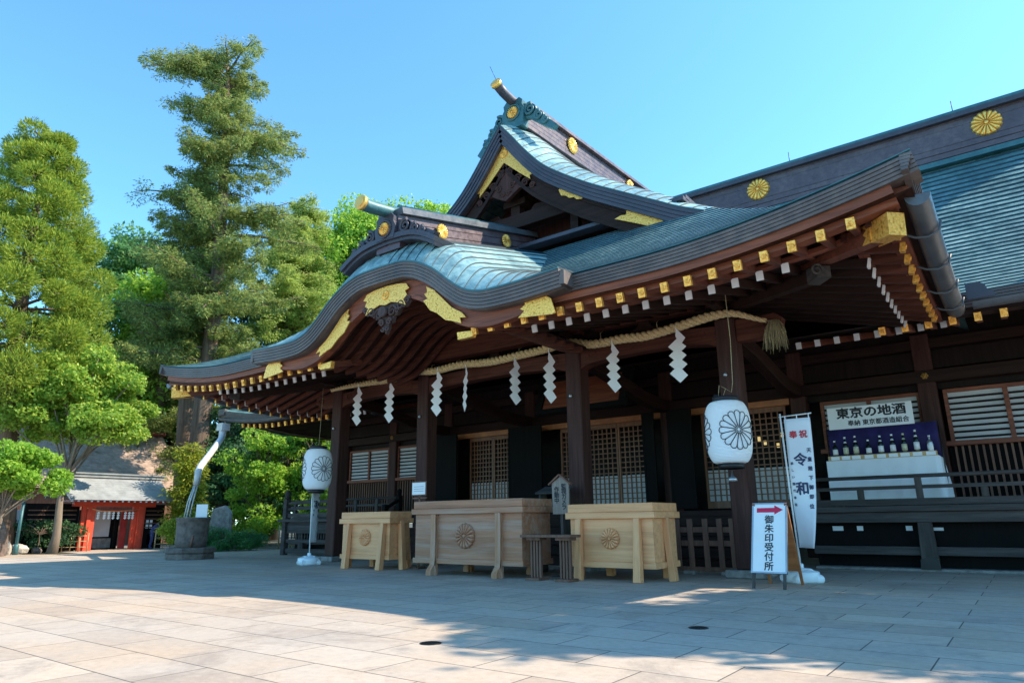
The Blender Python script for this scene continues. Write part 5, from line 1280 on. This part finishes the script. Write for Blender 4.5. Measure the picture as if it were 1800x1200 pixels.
# lantern-shaped garden light near the side deck
mb = MB(); mb.box(-.12,-.1,0,.12,.1,.75); mb.box(-.42,-.14,.75,.42,.14,.86); mb.prism([(-.25,.86),(.25,.86),(.1,1.0),(-.1,1.0)], (0,-.1,0), t=.2, ez=(0,1,0)); mb.lathe([(.11,0),(.13,.08),(.11,.16),(0,.20)], (0,0,1.0), 10)
tag(mb.build('stone_lantern', ['stone_dark'], None, loc=(-20.6, 15.2, 0), bevel=.02), 'small dark stone lantern before the shrubs by the side deck', 'stone lantern')

# ================================================================== FOLIAGE
def leaf_mesh(name, C_, Rd, per, ln, wd, mat, parent, loc, mode='round', flat=.8, seed=1, droop=0.0, shell=.55):
    rg = np.random.default_rng(seed); C_ = np.asarray(C_, float); Rd = np.asarray(Rd, float); N = len(C_)*per
    ci = np.repeat(np.arange(len(C_)), per)
    d = rg.normal(size=(N,3)); d /= np.linalg.norm(d, axis=1)[:,None]
    rad = rg.random(N)**(1/3.); rad = shell+(1-shell)*rad; rad *= rg.normal(1,.13,N)
    P = C_[ci]+d*rad[:,None]*Rd[ci]
    if mode == 'needle':      # tufts point outwards and a little up
        a = d*np.array([1,1,.8])+np.array([0,0,.35])+rg.normal(0,.35,(N,3))
    elif mode == 'spray':
        out = C_[ci]-np.array([0,0,0]); a = d*np.array([1,1,.35])+np.array([0,0,-.25-droop])+rg.normal(0,.35,(N,3))
    else:
        a = rg.normal(size=(N,3))+d*.3+np.array([0,0,-droop])
    a /= np.linalg.norm(a, axis=1)[:,None]
    nrm = d*.6+np.array([0,0,.55])+rg.normal(0,.55,(N,3)); b2 = np.cross(a, nrm); b2 /= (np.linalg.norm(b2, axis=1)[:,None]+1e-9)
    L = ln*rg.uniform(.6,1.3,N)[:,None]; W = wd*rg.uniform(.7,1.2,N)[:,None]
    V = np.stack([P-a*L*.5, P+b2*W*.5, P+a*L*.5, P-b2*W*.5], 1).reshape(-1,3).astype(np.float32)
    me = bpy.data.meshes.new(name); me.vertices.add(4*N); me.vertices.foreach_set('co', V.ravel()); me.loops.add(4*N); me.loops.foreach_set('vertex_index', np.arange(4*N, dtype=np.int32))
    me.polygons.add(N); me.polygons.foreach_set('loop_start', np.arange(0,4*N,4,dtype=np.int32)); me.polygons.foreach_set('loop_total', np.full(N,4,dtype=np.int32)); me.update(calc_edges=True)
    me.materials.append(MATS[mat]); o = bpy.data.objects.new(name, me); COL.objects.link(o); o.parent = parent; o.location = loc; return o
def bearing(px):      # horizontal direction of a picture column near the horizon
    x = (px-900)/CAM_F; y = (940-600)/CAM_F
    v = _rr*x - (-_dd)*y*1.0 if False else (_rr*x+_dd*y+_f); v = Vector((v.x, v.y, 0)).normalized(); return v
def place(px, D): v = bearing(px); return Vector((v.x*D, v.y*D, -.02)), v, Vector((v.y, -v.x, 0))
def limb_tube(mb, a, b2, r0, r1, sag=.0, k=5):
    a, b2 = Vector(a), Vector(b2); pts = [a.lerp(b2, i/k)+Vector((0,0,sag*math.sin(math.pi*i/k))) for i in range(k+1)]; mb.tube(pts, [r0+(r1-r0)*i/k for i in range(k+1)], 6)
def broadleaf(px, D, h, ell, mat, label, nclump=60, per=220, ln=.17, wd=.12, trunk_r=.2, cr=.75, seed=1, bark='bark', lean=(0,0), name='leafy_tree', group=None, cat='tree', grow=None, loc=None, trunk_h=None):
    """ell = crown ellipsoids (lateral, depth, height, rl, rd, rz) in metres from the base"""
    base, v, lat = place(px, D)
    if loc: base = Vector(loc)
    r = empty(name, tuple(base), 0, label, cat, group); rg = random.Random(seed); C_ = []; Rd = []
    tot = sum(e[3]*e[5] for e in ell)
    for e in ell:
        n = max(3, int(nclump*e[3]*e[5]/tot))
        for k in range(n):
            a, c = rg.uniform(0, 2*math.pi), rg.uniform(-.85, 1); q = rg.uniform(.55, 1.0)
            s_ = math.sqrt(1-c*c); p = lat*(e[0]+e[3]*q*s_*math.cos(a))+v*(e[1]+e[4]*q*s_*math.sin(a))+Vector((0,0,e[2]+e[5]*q*c))
            C_.append(tuple(p)); rr = cr*rg.uniform(.6,1.25); Rd.append((rr, rr, rr*.62))
    tp = max(e[2] for e in ell); top = lat*lean[0]+v*lean[1]+Vector((0,0,(trunk_h or tp)))
    mb = MB(); pts = [Vector((0,0,0)).lerp(top, i/8)+lat*(.12*math.sin(i*1.1+seed)*trunk_r*3) for i in range(9)]; mb.tube([Vector((0,0,-.1))]+pts[1:], [trunk_r*1.35]+[trunk_r*(1-.75*i/8) for i in range(1,9)], 10); mb.build('trunk', [bark], r)
    mb = MB()
    for k in range(0, len(C_), max(1, len(C_)//26)):
        c = Vector(C_[k]); z0 = min(max(c.z*.55, 1.0), tp*.9); f = z0/top.z; limb_tube(mb, top*f, c, trunk_r*.45*(1-f*.6), .02, .15)
    mb.build('limbs', [bark], r)
    leaf_mesh('crown', C_, Rd, per, ln, wd, mat, r, (0,0,0), seed=seed)
    return r

# cryptomeria on the left: puffy tufts stacked in a tall cone
def cedar(px, D, prof, seed, label, per=1500, cx=-.6):
    base, v, lat = place(px, D); r = empty('cedar_tree', tuple(base), 0, label, 'tree'); rg = random.Random(seed); C_ = []; Rd = []
    for z, rr in prof:
        n = max(4, int(5.4*rr))
        for k in range(n):
            a = 2*math.pi*(k+rg.random()*.7)/n+z; q = rr*rg.uniform(.58,.86); C_.append(tuple(lat*(cx+q*math.cos(a))+v*(q*math.sin(a))+Vector((0,0,z+rg.uniform(-.4,.4))))); s_ = rg.uniform(.58,.88)*(.55+.16*min(rr,2.2)); Rd.append((s_, s_, s_*.84))
    mb = MB(); mb.tube([(0,0,-.1),lat*-.1+Vector((0,0,2)),lat*cx*.7+Vector((0,0,6)),lat*cx+Vector((0,0,11)),lat*cx+Vector((0,0,prof[-1][0]))], [.42,.33,.26,.18,.05], 12); mb.build('trunk', ['bark'], r)
    mb = MB()
    for k in range(0, len(C_), 2): c = Vector(C_[k]); limb_tube(mb, lat*cx+Vector((0,0,c.z-.2)), c, .07, .03)
    mb.build('limbs', ['bark'], r)
    leaf_mesh('crown', C_, Rd, per, .17, .036, 'leaf_cedar', r, (0,0,0), 'needle', seed=seed, shell=.62); return r
cedar(5, 30, [(5.4,2.0),(6.4,2.7),(7.6,3.0),(8.8,2.9),(10.0,2.8),(11.2,2.55),(12.3,2.25),(13.3,1.8),(14.3,1.45),(15.1,1.1),(15.7,.65)], 5, 'tall cedar with puffy yellow-green tufts at the left edge', cx=-.75)

# old fir pair: long drooping boughs
def fir(px, D, H0, env, trunk, seed, label, n_b=110, z0=8.6, per=112, extra=(), mat='leaf_fir', name='fir_tree', dens=1.0):
    base, v, lat = place(px, D); r = empty(name, tuple(base), 0, label, 'tree'); rg = random.Random(seed); C_ = []; Rd = []
    def tp(z): return lat*lerp_table([(a, b2) for a, b2, c in trunk], z)+Vector((0,0,z))
    mb = MB(); zs = [t_[0] for t_ in trunk]; mb.tube([tp(z) for z in zs], [t_[2] for t_ in trunk], 12); mb.build('trunk', ['bark'], r)
    mb = MB()
    def bough(z, a, L, rise):
        p0 = tp(z); d = lat*math.cos(a)+v*math.sin(a); k = 7; pts = []; side = d.cross(Vector((0,0,1))); wob = rg.uniform(-.5,.5); cv = rg.uniform(-.22,-.04)
        for i in range(k+1):
            f = i/k; pts.append(p0+d*L*f+side*wob*math.sin(f*2.2)*L*.18+Vector((0,0,rise*L*f+cv*L*f*f+.05*math.sin(i*2+z*3))))
        mb.tube(pts, [.08*(1-.8*i/k)*(.5+L/6) for i in range(k+1)], 5)
        m_ = max(2, int(L/.36*dens))
        for i in range(m_):
            f = .15+.85*(i+rg.random()*.8)/m_; f = min(f, .999); j = min(k-1, int(f*k)); p = pts[j].lerp(pts[j+1], f*k-j)
            if rg.random() < .12: continue
            for s2 in ((-1,1) if L > 1.8 and f < .9 else (0,)):
                w = .62*(1-f*.5)*rg.uniform(.3,1.25); q = rg.uniform(.18,.50); C_.append(tuple(p+side*s2*w+Vector((0,0,rg.uniform(-.45,.12))))); Rd.append((q*1.15, q*1.15, q*rg.uniform(.5,1.15)))
    for b_ in range(n_b):
        f = (b_+rg.random())/n_b; z = z0+(H0-z0)*f; a = rg.uniform(0, 2*math.pi); cl = .5+.5*math.cos(a)
        eR_, eL_ = lerp_table([(e[0], e[2]) for e in env], z), lerp_table([(e[0], e[1]) for e in env], z)
        L = (eR_*cl+eL_*(1-cl))*rg.uniform(.35,1.08); bough(z, a, max(.5, L), rg.uniform(-.22,.48))
    for (z, a, L, rise) in extra: bough(z, R(a), L, rise)
    mb.build('boughs', ['bark'], r)
    leaf_mesh('crown', C_, Rd, per, .19, .050, mat, r, (0,0,0), 'spray', seed=seed, shell=.15); return r
fir(345, 36, 26.6, [(0,3,3),(8,4.4,4.6),(11,4.4,5.0),(14,3.3,4.7),(16,3.4,4.8),(18,3.9,3.2),(20,3.0,3.2),(21.7,2.8,3.8),(22.6,2.4,2.4),(24,3.4,2.7),(25.5,4.3,2.4),(26.5,2.6,2.2),(27,1.4,1.6)],
    [(0,-.35,.50),(6,-.31,.42),(12,-.24,.34),(18,-.44,.26),(23,-.71,.16),(26.8,-1.0,.05)], 11, 'tallest fir with ragged open crown and pale trunk in the centre of the grove',
    n_b=108, extra=[(24.2,176,4.3,.34),(24.6,168,3.4,.35),(22.6,185,3.0,.05),(25.2,30,2.4,.35),(25.0,80,2.0,.5),(24.6,110,1.6,.7),(21.2,2,4.3,.16),(22.4,8,3.4,.22),(19.6,5,3.0,.2),(17.6,175,4.2,.12),(16.9,0,4.2,.1),(15.6,6,5.2,.12)])
fir(318, 38, 21.4, [(0,3,3),(8,4.2,3.4),(14,3.6,2.6),(18,3.2,2.0),(21.4,.8,.8)], [(0,0,.45),(6.3,-.4,.38),(16.6,-.7,.22),(21.8,-.77,.06)], 23, 'slightly shorter fir just behind the tallest one, its trunk to the left', n_b=85)
fir(478, 43, 21.5, [(0,4,4),(8,5.0,5.0),(14,4.6,4.6),(18,3.2,3.4),(21,1.4,1.8),(21.5,.6,.6)], [(0,0,.4),(10,.1,.3),(20,0,.05)], 31, 'broad olive-green conifer right of the tallest fir', n_b=170, z0=4, per=120, mat='leaf_sun')
fir(250, 42, 16.0, [(0,3.6,3.6),(8,3.8,3.8),(13,2.2,2.2),(16,.6,.6)], [(0,0,.35),(10,.1,.25),(16,0,.05)], 37, 'dense conifer left of the tallest fir', n_b=90, z0=3, per=110)
fir(322, 31.0, 3.9, [(0,.9,.8),(1.6,.9,.8),(3.0,.5,.5),(3.9,.15,.15)], [(0,0,.09),(2.5,0,.06),(3.9,.05,.02)], 41, 'young conifer behind the water jar', n_b=60, z0=.7, per=110, mat='leaf_yellow', name='young_conifer')
broadleaf(95, 29, 7.5, [(.2,0,5.6,1.7,1.7,1.5),(1.5,0,5.2,1.25,1.3,1.2),(-1.0,-.3,4.7,1.2,1.2,.9),(.4,-.6,4.4,1.6,1.4,.7),(-.1,0,6.7,1.0,1.0,.7)], 'leaf_maple', 'light green maple with pale leaning trunk in front of the red gate', 120, 330, .13, .10, .15, .48, 51, 'bark_pale', (.15,0), trunk_h=4.6, name='maple_tree')
broadleaf(-5, 26.5, 3.6, [(.1,0,2.9,1.05,1.0,.65),(.75,-.2,2.25,.75,.8,.45),(-.6,0,2.4,.9,.9,.6)], 'leaf_bright', 'small bright green maple at the left edge in front of the cedar', 60, 300, .12, .09, .08, .36, 53, 'bark_pale', trunk_h=2.2, name='small_maple')
bgg = 'background trees behind the court'
B = [(195,48,[(-2.4,0,16.8,2.6,2.5,3.0),(.6,0,17.6,2.4,2.5,2.6),(-1,0,13,4.6,3,4),(-1,0,7,4.5,3.5,4)],'leaf_mid','blue-green tree between the cedar and the fir',130),
     (238,44,[(0,0,13,2.6,2.5,3.0),(0,0,8,3.4,3,4)],'leaf_bright','fresh green tree showing low between the cedar and the tallest fir',90),
     (60,44,[(0,0,9,4.5,3,5),(0,0,4,5,3,3)],'leaf_mid','tree mass behind the cedar, beside the picture edge',90),
     (400,46,[(0,0,10,4,3,6),(0,0,4.5,5,3,4)],'leaf_dark','dark tree behind the fir trunks',90),
     (565,46,[(-1.6,0,19.3,2.8,3,2.6),(1.6,0,19.6,2.8,3,2.8),(.5,0,14,4.6,3,4),(0,0,7,5,3,4.5)],'leaf_bright','bright green tree rising left of the curved gable',150),
     (655,48,[(-.6,0,22.3,2.8,3,2.4),(-1.6,0,18,4.4,3,4),(0,0,11,5,3,5)],'leaf_bright','bright green tree directly above the curved gable\'s horn',150),
     (745,50,[(.2,0,23.0,3.0,3,2.3),(1.8,0,20.8,3.0,3,2.2),(0,0,17,5,3,4)],'leaf_bright','tallest bright green tree beside the upper gable',120)]
for i, (px, D, el, mt, lb, nc) in enumerate(B): broadleaf(px, D, 20, el, mt, lb, nc, 300, .26, .17, .3, 1.15, 60+i, group=bgg, name='background_tree')
S = [(395,35,[(0,0,2.9,1.5,1.0,1.8)],'leaf_deep','rounded dark green shrub behind the stone monument',36),(455,32,[(0,0,3.2,1.5,1.0,1.9),(0,0,1.4,1.6,1.0,1.3)],'leaf_bright','shrub with yellowish new leaves below the small eave',50),
     (500,33,[(0,0,3.6,1.7,1.2,2.2),(0,0,1.6,1.8,1.2,1.5)],'leaf_deep','tall deep green shrub in the middle of the thicket',56),(560,32,[(0,0,4.2,2.0,1.2,2.0),(0,0,2.0,2.0,1.2,1.9)],'leaf_bright','feathery green shrub behind the far lantern',60),
     (425,36,[(0,0,5.0,2.2,1.5,2.6),(0,0,2.4,2.4,1.5,2.2)],'leaf_dark','dark evergreen shrub at the back of the thicket',60),(610,34,[(0,0,4.5,2.2,1.2,2.5),(0,0,2.0,2.2,1.2,2.0)],'leaf_dark','dark shrub behind the far porch pillar',50),
     (500,40,[(0,0,5.5,5.0,1.5,3.0),(0,0,2.4,5.2,1.5,2.4)],'leaf_dark','long dark evergreen screen closing off the garden',120)]
for i, (px, D, el, mt, lb, nc) in enumerate(S): broadleaf(px, D, 4, el, mt, lb, nc, 260, .15, .10, .07, .5, 80+i, group='shrubs beyond the side deck', name='shrub', cat='shrub')
broadleaf(326, 27.0, 1.3, [(-.0,0,.75,.70,.5,.62)], 'leaf_yellow', 'clipped yellow-green hedge behind the water jar', 46, 260, .07, .05, .03, .26, 95, name='hedge', cat='hedge')
broadleaf(405, 26.6, .7, [(0,0,.35,1.15,.7,.38)], 'leaf_grass', 'low feathery green bush at the foot of the monument', 50, 300, .13, .02, .02, .28, 96, name='low_bush', cat='bush')
broadleaf(70, 29.5, .8, [(0,.6,.7,1.2,.5,.5)], 'leaf_dark', 'dark low bush behind the bamboo fence', 30, 220, .10, .06, .03, .3, 97, name='low_bush', cat='bush')
# trees standing just outside the picture on the right; they shade the near paving
for i, (x, y, el, nc, lb) in enumerate([(4.9,11.7,[(0,0,6.3,1.6,1.2,1.3),(0,0,8.6,1.7,1.3,1.7)],80,'tall narrow leafy tree beyond the frame beside the hall\'s right wing'),(4.6,10.7,[(0,0,6.4,1.6,1.3,1.5)],50,'slim leafy tree out of frame in front of the right wing'),(5.1,14.4,[(0,0,7.9,2.0,1.2,1.4)],42,'high-crowned leafy tree out of frame past the end of the hall'),(8.2,7.4,[(0,0,6.0,2.4,1.9,1.9)],70,'broad leafy tree further out from the right wing')]):
    broadleaf(0, 1, 8, el, 'leaf_deep', lb, nc, 230, .18, .14, .18, .62, 120+i, loc=(x, y, 0), group='trees shading the court from the right', name='court_tree')
